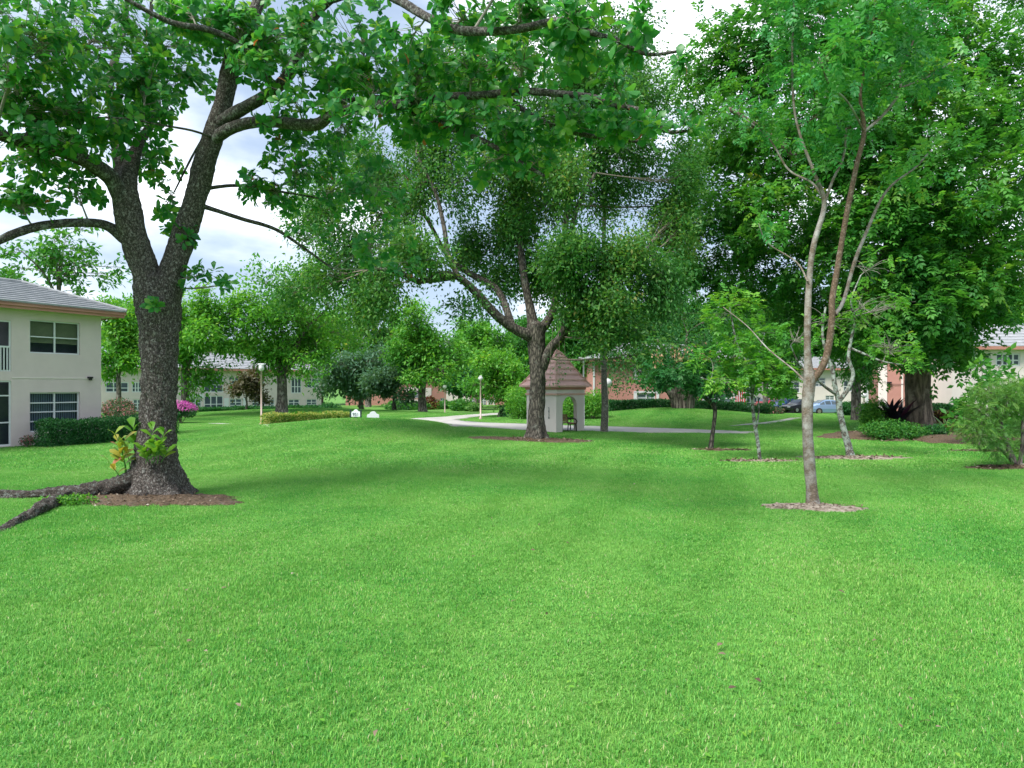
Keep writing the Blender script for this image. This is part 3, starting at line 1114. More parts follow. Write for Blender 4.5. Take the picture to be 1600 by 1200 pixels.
ng = bpy.data.node_groups.new('grass_scatter', 'GeometryNodeTree')
ng.interface.new_socket('Geometry', in_out='INPUT', socket_type='NodeSocketGeometry')
ng.interface.new_socket('Geometry', in_out='OUTPUT', socket_type='NodeSocketGeometry')
gi, gout = ng.nodes.new('NodeGroupInput'), ng.nodes.new('NodeGroupOutput')
iop = ng.nodes.new('GeometryNodeInstanceOnPoints')
ci = ng.nodes.new('GeometryNodeCollectionInfo')
ci.inputs['Collection'].default_value = gcol
ci.inputs['Separate Children'].default_value = True
ci.inputs['Reset Children'].default_value = True


def nattr(nm, ty):
    x = ng.nodes.new('GeometryNodeInputNamedAttribute')
    x.data_type = ty
    x.inputs['Name'].default_value = nm
    return x.outputs['Attribute']


cx = ng.nodes.new('ShaderNodeCombineXYZ')
sz = nattr('size', 'FLOAT')
cx.inputs['X'].default_value = 1.0
cx.inputs['Y'].default_value = 1.0
ng.links.new(sz, cx.inputs['Z'])
ng.links.new(gi.outputs[0], iop.inputs['Points'])
ng.links.new(ci.outputs[0], iop.inputs['Instance'])
iop.inputs['Pick Instance'].default_value = True
ng.links.new(nattr('pick', 'INT'), iop.inputs['Instance Index'])
ng.links.new(nattr('rot', 'FLOAT_VECTOR'), iop.inputs['Rotation'])
ng.links.new(cx.outputs[0], iop.inputs['Scale'])
ng.links.new(iop.outputs[0], gout.inputs[0])
gmod = go.modifiers.new('scatter', 'NODES')
gmod.node_group = ng

# litter on the beds: bark chips and dead leaves
lp, ls = [], []
for cx_, cy_, rx, ry, hh in BEDS:
    nn = int(min(900, 220 * rx * ry + 120))
    an = rng.uniform(0, 2 * PI, nn)
    rr = np.sqrt(rng.random(nn)) * 1.02
    x = cx_ + rx * rr * np.cos(an)
    y = cy_ + ry * rr * np.sin(an)
    lp.append(np.stack([x, y, hgt(x, y) + hh * np.clip(1 - rr ** 2, 0, 1) + 0.035], -1))
    ls.append(np.full(nn, 0.07 if cy_ < 20 else 0.13))
lp = np.vstack(lp)
ls = np.concatenate(ls) * rng.uniform(0.5, 1.3, len(lp))
dd = rdir(len(lp)) * np.array([1, 1, 0.25])
nn_ = rdir(len(lp)) * 0.5
nn_[:, 2] += 0.8
tag(link('leaf_litter', leaf_mesh('leaf_litter', lp, dd, nn_, ls, rng.random(len(lp)), 'small'), M['litter']), 'dead leaves and bark chips lying on the mulch beds', 'leaf litter', None, 'stuff')
# a few fallen leaves out on the lawn
fl = np.array([G(*p) for p in ((930, 937), (722, 799), (372, 812), (118, 700), (62, 716), (1240, 1148), (455, 905), (640, 1120), (188, 1172), (855, 965), (1010, 1060), (1450, 905), (300, 1010), (560, 860), (1370, 1010), (700, 1000))] + [G(random.uniform(20, 1580), 720 + 460 * random.random() ** 1.6) for _ in range(46)])
fl[:, 2] += 0.065
nn_ = rdir(len(fl)) * 0.35
nn_[:, 2] += 1
tag(link('fallen_leaves', leaf_mesh('fallen_leaves', fl, rdir(len(fl)) * np.array([1, 1, 0.2]), nn_, rng.uniform(0.03, 0.085, len(fl)), rng.uniform(0.2, 0.95, len(fl)), 'big'), M['litter']), 'single brown leaves scattered on the open lawn', 'leaf litter', None, 'stuff')

# broad-leaved weeds in the turf
wp = []
for _ in range(240):
    y = 2.8 + 15 * random.random() ** 1.4
    x = random.uniform(-0.75, 0.75) * y
    m_ = random.randint(3, 7)
    wp.append(np.array([x, y, 0.0]) + rng.normal(size=(m_, 3)) * np.array([0.05, 0.05, 0]))
wp = np.vstack(wp)
wp = wp[~blocked(wp[:, 0], wp[:, 1])]
wp[:, 2] = hgt(wp[:, 0], wp[:, 1]) + rng.uniform(0.03, 0.055, len(wp))
wd = rdir(len(wp)) * np.array([1, 1, 0.2])
wnn = rdir(len(wp)) * 0.35
wnn[:, 2] += 1
tag(link('lawn_weeds', leaf_mesh('lawn_weeds', wp, wd, wnn, rng.uniform(0.025, 0.055, len(wp)), 0.3 + 0.6 * rng.random(len(wp)), 'big'), M['leaf_bright']), 'small broad-leaved weeds dotted through the lawn', 'weeds', None, 'stuff')
# ------------------------------------------------------------------ the big almond tree on the left
bA = G(240, 775)
DA = bA[1]
tA = Tree('almond_tree', 'big rough-barked tree with wide paddle leaves, forking at left foreground', bA, DA)

tA.ls = 0.88


def flareA(z, an):
    hz = np.clip((z - bA[2]), 0, 9)
    lob = 0.55 + 0.45 * np.cos(3 * an + 0.5) + 0.25 * np.cos(5 * an + 2)
    return 1 + (0.66 + 0.62 * lob) * np.exp(-hz / 0.47) + 0.06 * np.cos(4 * an + 1) * np.exp(-hz / 1.6)


tA.limb([(243, 800, 0, 66), (243, 770, 0, 64), (243, 735, 0, 62), (245, 690, 0, 60), (247, 640, 0, 57), (249, 580, 0, 58), (249, 520, 0, 64), (246, 470, 0, 74), (243, 436, 0, 66)], sides=72, step=0.035, flare=flareA, knob=0.028)
kw = dict(sides=26, step=0.06, knob=0.03)
tA.limb([(238, 475, 0, 58), (228, 425, -0.1, 46), (212, 380, -0.2, 45), (200, 330, -0.3, 44), (196, 290, -0.3, 36), (206, 255, 0.1, 24), (218, 222, 0.5, 18), (236, 190, 1.0, 14), (240, 120, 1.6, 10), (236, 30, 2.2, 7), (240, -80, 2.5, 5)], **kw)
tA.limb([(254, 475, 0, 56), (270, 420, 0.1, 44), (288, 368, 0.2, 41), (305, 310, 0.2, 38), (321, 250, 0.2, 36), (338, 200, 0.2, 35), (352, 150, 0.2, 31), (364, 95, 0.1, 30), (385, 45, 0, 24), (405, 0, 0, 20), (425, -80, 0, 14), (430, -180, 0, 8)], **kw)
kb = dict(sides=14, step=0.1, knob=0.045)
tA.flush(M['bark_almond'], 'trunk')
tA.ls = 0.82
tA.limb([(198, 330, -0.3, 36), (178, 285, -0.6, 30), (152, 262, -1.0, 27), (105, 240, -1.6, 23), (45, 225, -2.2, 19), (-20, 205, -2.8, 15), (-120, 170, -3.5, 10)], **kb)
tA.flush(M['bark_limb'], 'limb')
tA.limb([(194, 300, -0.2, 24), (184, 240, 0.4, 20), (175, 180, 0.8, 17), (172, 120, 1.1, 15), (190, 60, 1.4, 13), (200, -10, 1.8, 10), (210, -100, 2, 6)], **kb)
tA.flush(M['bark_limb'], 'limb')
tA.limb([(200, 375, -0.2, 26), (165, 352, -0.4, 17), (120, 348, -0.8, 16), (70, 352, -1.2, 15), (25, 364, -1.6, 14), (-30, 385, -2.0, 11), (-110, 380, -2.4, 7)], **kb)
tA.flush(M['bark_limb'], 'limb')
tA.limb([(40, 226, -2.2, 14), (60, 170, -1.6, 12), (30, 120, -1.2, 10), (-10, 95, -0.8, 8)], **kb)
tA.flush(M['bark_limb'], 'limb')
tA.limb([(330, 222, 0.25, 16), (346, 192, 0.1, 24), (375, 172, -0.2, 23), (415, 150, -0.5, 22), (445, 125, -0.7, 20), (460, 100, -0.8, 18), (474, 65, -0.9, 17), (490, 28, -1.0, 16), (515, 0, -1.2, 14), (560, -30, -1.6, 12), (620, -60, -2, 8)], **kb)
tA.flush(M['bark_limb'], 'limb')
tA.limb([(430, 138, -0.6, 14), (402, 98, -0.9, 11), (370, 66, -1.3, 10.5), (325, 46, -1.7, 10), (270, 36, -2.0, 9), (210, 6, -2.4, 7), (150, -30, -2.8, 5)], **kb)
tA.flush(M['bark_limb'], 'limb')
tA.limb([(318, 248, 0.25, 16), (338, 216, 0.12, 24), (372, 197, -0.15, 21), (420, 190, -0.5, 20), (490, 195, -1.0, 21), (520, 178, -1.3, 18), (580, 165, -1.7, 16), (640, 163, -2.1, 16), (690, 152, -2.5, 13.5), (750, 149, -2.9, 12), (810, 143, -3.3, 11), (860, 145, -3.7, 10.5), (925, 152, -4.1, 9), (962, 165, -4.4, 8), (1005, 174, -4.7, 6), (1040, 205, -5.0, 5), (1075, 205, -5.2, 4)], **kb)
tA.flush(M['bark_limb'], 'limb')
tA.limb([(500, 190, -1.1, 11), (525, 163, -0.8, 10), (580, 153, -0.4, 9), (650, 150, 0.2, 7)], **kb)
tA.flush(M['bark_limb'], 'limb')
tA.limb([(625, 165, -2.0, 11), (660, 180, -2.0, 10), (705, 200, -2.2, 9.5), (760, 222, -2.5, 8.5), (800, 246, -2.8, 7), (850, 275, -3.1, 5)], **kb)
tA.flush(M['bark_limb'], 'limb')
tA.limb([(785, 148, -3.0, 9), (830, 180, -3.2, 8), (880, 203, -3.4, 7), (940, 215, -3.6, 6), (1000, 222, -3.8, 4)], **kb)
tA.flush(M['bark_limb'], 'limb')
tA.limb([(515, 0, -1.2, 14), (575, -18, -2.4, 14), (622, 0, -3.2, 13), (662, 24, -3.7, 12.5), (712, 46, -4.3, 12), (760, 49, -4.8, 11), (812, 45, -5.3, 10), (875, 32, -5.8, 8), (920, 50, -6.1, 6.5), (965, 63, -6.3, 5.5), (1010, 85, -6.5, 4), (1060, 80, -6.8, 3)], **kb)
tA.flush(M['bark_limb'], 'limb')
tA.limb([(302, 318, 0.2, 12), (335, 328, 0.4, 9), (378, 342, 0.7, 8), (430, 358, 1.2, 7), (470, 384, 1.6, 6), (520, 420, 2.0, 4)], **kb)
tA.flush(M['bark_limb'], 'limb')
tA.limb([(308, 298, 0.2, 10), (340, 292, 0.5, 7), (375, 290, 0.9, 6), (430, 298, 1.4, 5), (500, 310, 2.0, 3.5)], **kb)
tA.flush(M['bark_limb'], 'limb')
tA.limb([(330, 214, 0, 4.5), (300, 204, -0.4, 4.2), (250, 195, -0.8, 4), (200, 186, -1.1, 3.6), (140, 184, -1.4, 3.2), (80, 192, -1.6, 2.6)], sides=8, step=0.15)
tA.flush(M['bark_limb'], 'limb')
tA.limb([(322, 208, 0, 5), (300, 245, 0.3, 4.5), (272, 300, 0.5, 3)], sides=8, step=0.15)
tA.flush(M['bark_limb'], 'limb')

# lying roots, part of the tree
for k_, pts in enumerate([
        [(222, 742, 0.0, 40), (200, 752, -0.25, 42), (168, 764, -0.3, 36), (130, 768, -0.4, 27), (80, 772, -0.4, 22), (20, 774, -0.4, 20), (-60, 776, -0.4, 18)],
        [(150, 768, -0.5, 24), (118, 774, -0.8, 26), (92, 782, -1.3, 24), (66, 794, -2.1, 22), (38, 810, -2.9, 19), (6, 829, -3.7, 15), (-20, 845, -4.3, 10)],
        [(285, 772, -0.1, 26), (305, 780, -0.15, 16), (330, 786, -0.25, 8)],
        [(262, 774, -0.35, 26), (272, 786, -0.6, 14), (284, 795, -0.8, 6)]]):
    tr = Tree.__new__(Tree)
    tr.base, tr.D, tr.o = bA, DA, tA.o
    tr.V, tr.Q, tr.C, tr.n, tr.sp, tr.sr, tr.ls = [], [], [], 0, [], [], 0.78
    tr.limb(pts, sides=26, step=0.05, knob=0.1)
    tr.trunk(M['bark_root'], 'root')

BL = [(300, 20, -1.6, 50, 34, 0.8, 14), (470, 20, -1.8, 46, 34, 0.8, 14), (640, 60, -3.2, 50, 34, 0.8, 14), (250, 170, -0.8, 34, 40, 0.6, 9), (640, 150, -2.6, 50, 22, 0.6, 9), (520, 160, -1.8, 40, 24, 0.6, 8), (190, 195, -0.9, 60, 40, 0.8, 22), (110, 225, -2.1, 60, 28, 0.8, 16), (400, 95, -1.5, 44, 40, 0.7, 16), (375, 50, -0.9, 44, 44, 0.7, 20), (455, 150, -1.4, 40, 26, 0.6, 9), (225, 120, -0.6, 50, 50, 0.8, 20), (560, 175, -2.4, 50, 20, 0.6, 9), (50, 50, -3.5, 90, 70, 1.8, 62), (30, 150, -2.5, 90, 55, 1.6, 50), (150, 60, -1.0, 90, 70, 2.0, 60), (110, 170, -1.2, 90, 55, 1.6, 60),
      (200, 140, 0.2, 70, 55, 1.4, 46), (250, 60, 0.6, 80, 60, 2.0, 46), (330, 40, -0.4, 70, 50, 1.6, 40), (280, 120, 1.2, 60, 50, 1.4, 26),
      (60, 250, -1.6, 80, 30, 1.2, 30), (30, 310, -1.6, 60, 26, 1.0, 24), (120, 300, -0.6, 40, 22, 0.8, 12), (240, 250, 0.9, 40, 50, 1.0, 20), (260, 320, 0.7, 35, 45, 0.8, 12),
      (420, 50, -0.6, 70, 60, 1.6, 46), (440, 190, -0.2, 40, 30, 1.0, 14), (500, 110, -1.0, 60, 50, 1.6, 50), (570, 60, -1.6, 70, 50, 1.8, 46), (590, 125, -1.4, 70, 34, 1.4, 48), (660, 100, -2.0, 70, 45, 1.5, 54),
      (740, 100, -2.8, 70, 40, 1.4, 50), (730, 30, -4.2, 70, 24, 1.0, 24), (820, 95, -3.4, 60, 45, 1.2, 34), (820, 25, -5.0, 60, 24, 0.8, 24), (900, 30, -6.0, 50, 30, 0.8, 22), (905, 80, -5.4, 40, 30, 0.8, 14),
      (985, 70, -6.3, 34, 26, 0.6, 12), (1000, 30, -6.4, 30, 30, 0.6, 7), (1058, 88, -6.8, 22, 16, 0.4, 4), (640, 195, -1.6, 60, 24, 1.2, 22), (720, 185, -2.4, 70, 24, 1.2, 36), (800, 200, -3.0, 60, 34, 1.2, 38), (760, 255, -2.4, 50, 22, 1.0, 16), (840, 250, -3.0, 40, 22, 0.8, 10),
      (890, 190, -3.6, 60, 30, 1.0, 34), (960, 195, -4.2, 50, 24, 0.8, 24), (1020, 200, -4.8, 40, 22, 0.6, 12), (1080, 195, -5.2, 26, 20, 0.4, 6), (960, 130, -5.0, 50, 26, 0.8, 10),
      (540, 215, 0.6, 60, 40, 1.4, 30), (470, 250, 1.2, 60, 40, 1.4, 36), (430, 300, 1.4, 40, 30, 1.0, 16), (520, 300, 1.8, 60, 50, 1.4, 36), (590, 300, 1.2, 60, 50, 1.4, 34), (600, 380, 1.4, 50, 44, 1.2, 18), (400, 290, 0.9, 30, 24, 0.7, 10), (480, 370, 1.5, 40, 24, 0.8, 10), (640, 420, 1.0, 40, 24, 0.8, 7),
      (310, 430, -0.2, 34, 26, 0.4, 5), (345, 445, -0.1, 24, 14, 0.3, 3), (240, 470, -0.9, 14, 14, 0.2, 2), (300, 370, 0.3, 20, 26, 0.5, 5),
      (0, -80, -2.5, 160, 80, 2.5, 40), (200, -120, 0.5, 160, 90, 3.0, 46), (420, -110, 0, 140, 80, 3.0, 40), (620, -70, -2.0, 120, 60, 2.5, 30), (800, -60, -4.5, 100, 40, 1.8, 20), (-90, 100, -2.5, 90, 120, 2.0, 36), (-90, 300, -2.0, 70, 60, 1.2, 14)]
blobs = [tA.blob(*b[:6], int(b[6] * (1.5 if b[0] < 480 else 1.05))) for b in BL]
tips, tdirs, tb = tA.grow(blobs, sag=0.05, twig_r=0.009, shell=2.2)
tA.branches(M['twig_pale'])
# rosettes of paddle leaves at every tip
n = len(tips)
kk = 11
axis = unit(tdirs * 0.8 + np.array([0, 0, 0.45]) + rng.normal(size=(n, 3)) * 0.3)
a_, b_, c_ = frames(axis, rdir(n))
ph = np.repeat(rng.uniform(0, 6.28, n), kk) + np.tile(np.arange(kk) * 2.4, n) + rng.normal(0, 0.25, n * kk)
til = rng.normal(1.15, 0.3, n * kk)
R_ = lambda a: np.repeat(a, kk, 0)
rad = R_(b_) * np.cos(ph)[:, None] + R_(c_) * np.sin(ph)[:, None]
ld = R_(a_) * np.cos(til)[:, None] + rad * np.sin(til)[:, None]
ld[:, 2] -= 0.12
ln = R_(a_) * np.sin(til)[:, None] - rad * np.cos(til)[:, None] + rng.normal(size=(n * kk, 3)) * 0.25
lpos = R_(tips) + rad * 0.02 - R_(a_) * rng.uniform(0, 0.12, n * kk)[:, None]
lsz = rng.uniform(0.11, 0.25, n * kk)
lr = 0.6 * rng.random(n * kk) + 0.36 * R_(rng.random(n)[:, None])[:, 0]
lr[rng.random(n * kk) < 0.004] = 1.0
keep = rng.random(n * kk) < 0.92
lpos, ld, ln, lsz, lr = lpos[keep], ld[keep], ln[keep], lsz[keep], lr[keep]
cxp = 800 + lpos[:, 0] / lpos[:, 1] * F
cyp = HY - (lpos[:, 2] - CZ) / lpos[:, 1] * F
inf = (cxp > 5) & (cxp < 1595) & (cyp > 5) & (cyp < 900)
score = np.where(inf, lsz / lpos[:, 1], 0) * (0.6 + 0.4 * np.abs((unit(ln) * unit(lpos - np.array([0, 0, CZ]))).sum(1)))
top = np.argsort(-score)[:300]
rest = np.ones(len(lpos), bool)
rest[top] = False
me = leaf_mesh('crown', lpos[rest] - bA, ld[rest], ln[rest], lsz[rest], lr[rest], 'big')
tag(link('crown', me, M['leaf_almond'], tA.o), kind='stuff')
TVb, TTb = TEMPL['big']
leaf_vars = []
for i in range(8):
    me = np_mesh('leaf', TVb, [TTb], attrs={'rnd': np.full(len(TVb), 0.1 + 0.8 * i / 7.0)})
    me.materials.append(M['leaf_almond'])
    leaf_vars.append(me)
a_, b_, c_ = frames(ld, ln)
for j in top:
    o = bpy.data.objects.new('leaf', leaf_vars[int(min(7, max(0, round((lr[j] - 0.1) / 0.8 * 7))))])
    COL.objects.link(o)
    o.parent = tA.o
    s_ = lsz[j]
    mm = Matrix.Identity(4)
    for r in range(3):
        mm[r][0], mm[r][1], mm[r][2], mm[r][3] = a_[j, r] * s_, b_[j, r] * s_, c_[j, r] * s_, lpos[j, r] - bA[r]
    o.matrix_local = mm

# leafy suckers from the butt: each leaf a part
sprout_vars = []
for i in range(6):
    me = np_mesh('sprout_leaf', TVb, [TTb], attrs={'rnd': np.full(len(TVb), i / 5.0)})
    me.materials.append(M['leaf_sprout'])
    sprout_vars.append(me)
for (px, py, dd, ex, ey, nl, hue) in [(196, 742, -0.35, 180, 678, 9, 3.6), (198, 740, -0.3, 188, 700, 8, 3.2), (204, 735, -0.2, 194, 690, 6, 2.4), (214, 716, -0.1, 208, 668, 7, 0.3), (238, 724, -0.62, 238, 668, 8, 1.2), (246, 724, -0.65, 256, 676, 8, 1.0), (232, 722, -0.6, 222, 700, 6, 1.8), (252, 722, -0.6, 262, 706, 6, 1.8), (240, 722, -0.66, 246, 700, 8, 1.4), (228, 724, -0.55, 232, 712, 5, 1.0), (190, 748, -0.4, 172, 725, 5, 4.0)]:
    A_, B_ = P(px, py, DA + dd), P(ex, ey, DA + dd - 0.15)
    V, Q, pts = twigs_np(A_[None], B_[None], [0.012], [0.006], 0.05, 5, 4)
    so = link('sprout', np_mesh('sprout', V - bA, [Q], smooth=True), M['hip_green'], tA.o)
    for i in range(nl):
        t = 0.35 + 0.65 * i / max(nl - 1, 1)
        p = A_ * (1 - t) + B_ * t
        az = i * 2.4 + rng.random()
        d = np.array([[math.cos(az), math.sin(az) * 0.9, 0.5 + 0.6 * t]])
        nrm = np.array([[-math.cos(az) * 0.5, -math.sin(az) * 0.5 - 0.5, 0.8]])
        a1_, b1_, c1_ = frames(d, nrm)
        s_ = rng.uniform(0.2, 0.34)
        o = bpy.data.objects.new('leaf', sprout_vars[int(np.clip(round(hue + rng.normal() * 0.8), 0, 5))])
        COL.objects.link(o)
        o.parent = so
        mm = Matrix.Identity(4)
        for r in range(3):
            mm[r][0], mm[r][1], mm[r][2], mm[r][3] = a1_[0, r] * s_, b1_[0, r] * s_, c1_[0, r] * s_, p[r] - bA[r]
        o.matrix_local = mm

# ------------------------------------------------------------------ small-leaved forked tree in the middle
b2 = G(838, 688)
t2 = Tree('olive_tree', 'broad small-leaved tree with stout forked trunk standing before the kiosk', b2, b2[1])

t2.ls = 0.86


def flare2(z, an):
    hz = np.clip(z - b2[2], 0, 9)
    return 1 + (0.45 + 0.3 * np.cos(5 * an + 1) + 0.18 * np.cos(8 * an)) * np.exp(-hz / 0.38)


t2.limb([(838, 697, 0, 32), (838, 680, 0, 31), (838, 650, 0, 29), (840, 600, 0, 28), (839, 560, 0, 29), (838, 530, 0, 33), (838, 508, 0, 34)], sides=40, step=0.09, flare=flare2, knob=0.03)
k2 = dict(sides=14, step=0.2, knob=0.05)
t2.limb([(838, 528, 0, 26), (805, 514, -0.4, 19), (775, 492, -0.8, 16), (745, 458, -1.2, 14), (716, 433, -1.6, 12), (690, 428, -2, 11), (655, 440, -2.5, 9), (622, 425, -3, 7), (580, 420, -3.6, 5)], **k2)
t2.limb([(800, 510, -0.2, 14), (786, 470, 0.4, 13), (770, 446, 0.9, 12), (735, 428, 1.4, 11), (700, 400, 2, 9), (672, 350, 2.6, 7), (640, 300, 3.2, 5)], **k2)
t2.limb([(836, 520, 0, 22), (828, 480, 0.2, 16), (820, 440, 0.3, 14), (812, 380, 0.5, 12), (806, 310, 0.8, 10), (790, 240, 1.0, 7), (780, 170, 1.2, 5)], **k2)
t2.limb([(842, 520, 0, 20), (862, 490, 0.4, 15), (872, 450, 0.8, 13), (880, 390, 1.2, 12), (886, 330, 1.5, 10), (890, 260, 1.8, 8), (900, 180, 2.2, 5)], **k2)
t2.limb([(846, 575, 0, 22), (860, 545, -0.3, 18), (878, 525, -0.6, 17), (890, 490, -1.0, 15), (896, 445, -1.4, 13), (890, 395, -1.8, 11), (900, 330, -2.2, 8), (930, 270, -2.6, 5)], **k2)
t2.limb([(716, 433, -1.6, 10), (700, 395, -1.4, 9), (694, 355, -1.3, 8), (680, 300, -1.0, 6), (650, 240, -1, 4)], **k2)
t2.limb([(896, 440, -1.4, 9), (930, 410, -1.8, 8), (975, 390, -2.2, 6), (1020, 400, -2.6, 4)], **k2)
t2.limb([(716, 433, -1.6, 8), (660, 438, -1.2, 8), (662, 410, -1, 7), (600, 390, 0, 5), (540, 380, 1, 4)], **k2)
t2.trunk(M['bark_olive'])
BL2 = [(520, 330, 0, 60, 60, 3, 30), (560, 400, -1, 60, 50, 2.5, 36), (500, 440, -1.5, 50, 40, 2, 22), (610, 450, -2, 40, 40, 2, 22), (620, 330, 1, 60, 60, 3, 34), (620, 240, 1.5, 70, 50, 3, 34),
       (690, 300, 0, 60, 60, 3, 40), (700, 200, 1, 80, 50, 3, 38), (670, 390, -2, 40, 30, 2, 22), (560, 470, -2, 40, 36, 1.5, 16), (730, 370, 2, 40, 40, 2, 18), (740, 480, -1, 30, 14, 1, 6),
       (780, 260, -1, 70, 60, 3, 44), (790, 350, 1, 60, 50, 3, 40), (800, 160, 1, 80, 40, 3, 40), (780, 420, 2, 50, 40, 2, 22), (850, 300, 3, 60, 70, 2.5, 44), (830, 400, 3, 50, 50, 2, 34), (870, 200, 1, 70, 60, 3, 42),
       (900, 120, 0, 80, 40, 3, 36), (960, 200, 0, 60, 60, 3, 38), (900, 280, -2, 50, 40, 2, 24), (960, 300, 1, 50, 50, 2.5, 34), (930, 390, -2, 50, 50, 2, 40), (900, 460, -2, 30, 40, 1.5, 20), (980, 420, -2, 50, 50, 2, 40),
       (1020, 460, -2, 40, 50, 2, 32), (960, 490, -2, 50, 36, 2, 34), (1000, 530, -2.5, 40, 26, 1.5, 16), (930, 525, -2, 24, 20, 1.2, 6), (1030, 380, 0, 30, 30, 2, 12), (1010, 150, 0, 60, 50, 2.5, 26), (1060, 230, 1, 40, 50, 2, 26), (1035, 300, 1, 34, 40, 2, 22), (1050, 350, 1, 30, 30, 2, 14),
       (690, 110, 2, 80, 40, 3, 24), (560, 260, 2, 50, 50, 3, 22), (760, 80, 2, 80, 40, 3, 22), (850, 40, 2, 90, 40, 3, 24), (960, 70, 2, 70, 40, 3, 22)]
BL2s = []
for b in BL2:          # break every mass into smaller uneven ones
    for _ in range(2):
        BL2s.append((b[0] + rng.normal() * b[3] * 0.42, b[1] + rng.normal() * b[4] * 0.42, b[2] + rng.normal() * 0.7, b[3] * rng.uniform(0.5, 0.95), b[4] * rng.uniform(0.55, 1.1), b[5] * 0.75, int(b[6] * 0.9)))
blobs = [t2.blob(*b) for b in BL2s]
tp, td, tb = t2.grow(blobs, sag=-0.02, twig_r=0.011, shell=2.0)
t2.branches(M['twig'])
t2.cluster(tp, td, tb, 88, 0.34, 0.19, M['leaf_olive'], 'small', up=0.45, droop=0.5, flat=1.25)

# ------------------------------------------------------------------ giant tree on the right
b3 = G(1436, 676)
t3 = Tree('mahogany_tree', 'giant dark-crowned tree with thick fluted reddish trunk on the right', b3, b3[1])


def flare3(z, an):
    hz = np.clip(z - b3[2], 0, 9)
    return 1 + (0.28 + 0.22 * np.cos(4 * an + 0.4)) * np.exp(-hz / 0.5) + 0.05 * np.cos(6 * an)


t3.limb([(1440, 690, 0, 40), (1438, 665, 0, 38), (1435, 630, 0, 36), (1433, 580, 0, 35), (1430, 530, 0, 35), (1428, 480, 0, 36), (1428, 440, 0, 32)], sides=40, step=0.14, flare=flare3, knob=0.02)
k3 = dict(sides=12, step=0.3, knob=0.05)
t3.limb([(1426, 490, 0, 30), (1410, 430, -0.5, 26), (1390, 370, -1, 22), (1340, 310, -2, 17), (1270, 270, -3, 13), (1200, 210, -4, 9), (1140, 170, -4.5, 6)], **k3)
t3.limb([(1430, 470, 0, 28), (1440, 400, 1, 24), (1470, 380, 0, 20), (1520, 370, -1, 16), (1580, 330, -2, 12), (1640, 300, -3, 8)], **k3)
t3.limb([(1428, 450, 0, 26), (1420, 350, 0.5, 22), (1415, 250, 1, 18), (1405, 150, 1.5, 13), (1400, 30, 2, 8), (1400, -80, 2, 5)], **k3)
t3.limb([(1440, 430, 0, 22), (1475, 330, 1, 17), (1490, 230, 1.5, 13), (1500, 130, 2, 9), (1520, 0, 2, 5)], **k3)
t3.limb([(1400, 410, -0.8, 18), (1320, 400, 0, 13), (1240, 390, 1, 10), (1150, 400, 2, 6)], **k3)
t3.limb([(1330, 300, -2, 13), (1290, 200, -2, 10), (1260, 100, -2, 7), (1250, 0, -2, 5)], **k3)
t3.limb([(1432, 500, 0, 16), (1400, 470, -2.5, 13), (1350, 450, -4, 9)], **k3)
t3.trunk(M['bark_mahog'])
BL3 = [(1420, 420, -5, 40, 36, 1.5, 16), (1395, 490, -4.5, 40, 34, 1.5, 18), (1445, 480, -5, 40, 34, 1.5, 18), (1375, 520, -3.5, 36, 26, 1.5, 12), (1440, 535, -4, 34, 18, 1.2, 9), (1400, 350, -5, 40, 36, 1.5, 14), (1330, 520, 2, 40, 30, 2, 12), (1110, 110, 0, 60, 60, 3, 20), (1150, 200, -2, 60, 60, 3, 24), (1130, 300, 0, 60, 60, 3, 24), (1190, 80, -2, 70, 60, 3, 26), (1120, 400, 1, 60, 60, 3, 28), (1200, 330, -2, 70, 60, 3, 28), (1180, 440, 1, 70, 50, 3, 26),
       (1270, 40, -2, 80, 60, 3, 28), (1270, 150, -4, 70, 60, 3, 28), (1260, 250, -4, 70, 60, 3, 26), (1290, 390, -3, 70, 50, 3, 26), (1280, 330, 3, 80, 70, 3, 24), (1350, 90, -3, 80, 60, 3, 28), (1350, 200, -5, 70, 60, 3, 28), (1360, 300, -5, 60, 50, 2.5, 22),
       (1430, 40, -2, 80, 60, 3, 28), (1440, 150, -4, 70, 60, 3, 28), (1450, 250, -5, 70, 60, 3, 28), (1520, 90, -2, 70, 60, 3, 28), (1530, 200, -3, 70, 60, 3, 26), (1560, 300, -4, 60, 60, 3, 24), (1480, 330, -5, 60, 50, 2.5, 22),
       (1550, 400, -4, 60, 50, 2.5, 24), (1500, 440, -4, 60, 50, 2.5, 26), (1540, 470, -3, 50, 40, 2, 18), (1480, 500, -3, 44, 40, 2, 20), (1470, 400, 2, 60, 60, 3, 24), (1390, 440, 2.5, 60, 60, 3, 24), (1350, 470, 4, 60, 50, 3, 22), (1490, 540, -2.5, 30, 24, 1.2, 8),
       (1600, 150, -2, 70, 90, 3, 20), (1640, 300, -3, 60, 90, 3, 20), (1640, 430, -2, 60, 60, 2.5, 12), (1430, 380, -3, 40, 40, 2, 12), (1300, -60, 0, 120, 60, 4, 20), (1450, -70, 0, 120, 60, 4, 20), (1580, -20, 1, 90, 60, 4, 16), (1430, 530, 2, 40, 34, 2, 10), (1250, 470, 3, 70, 40, 2.5, 18)]
blobs = [t3.blob(*b[:6], int(b[6] * 1.25)) for b in BL3]
tp, td, tb = t3.grow(blobs, sag=0.04, twig_r=0.014, shell=2.4)
t3.branches(M['twig'])
t3.cluster(tp, td, tb, 24, 0.5, 0.52, M['leaf_mahog'], 'spray', up=0.8, droop=0.15, bright=0.3, flat=0.7)

# ------------------------------------------------------------------ slim tree with two stems, right foreground
b4 = G(1270, 791)
t4 = Tree('slim_tree', 'slim smooth-barked tree with two rising stems in the right foreground', b4, b4[1])

t4.ls = 0.84


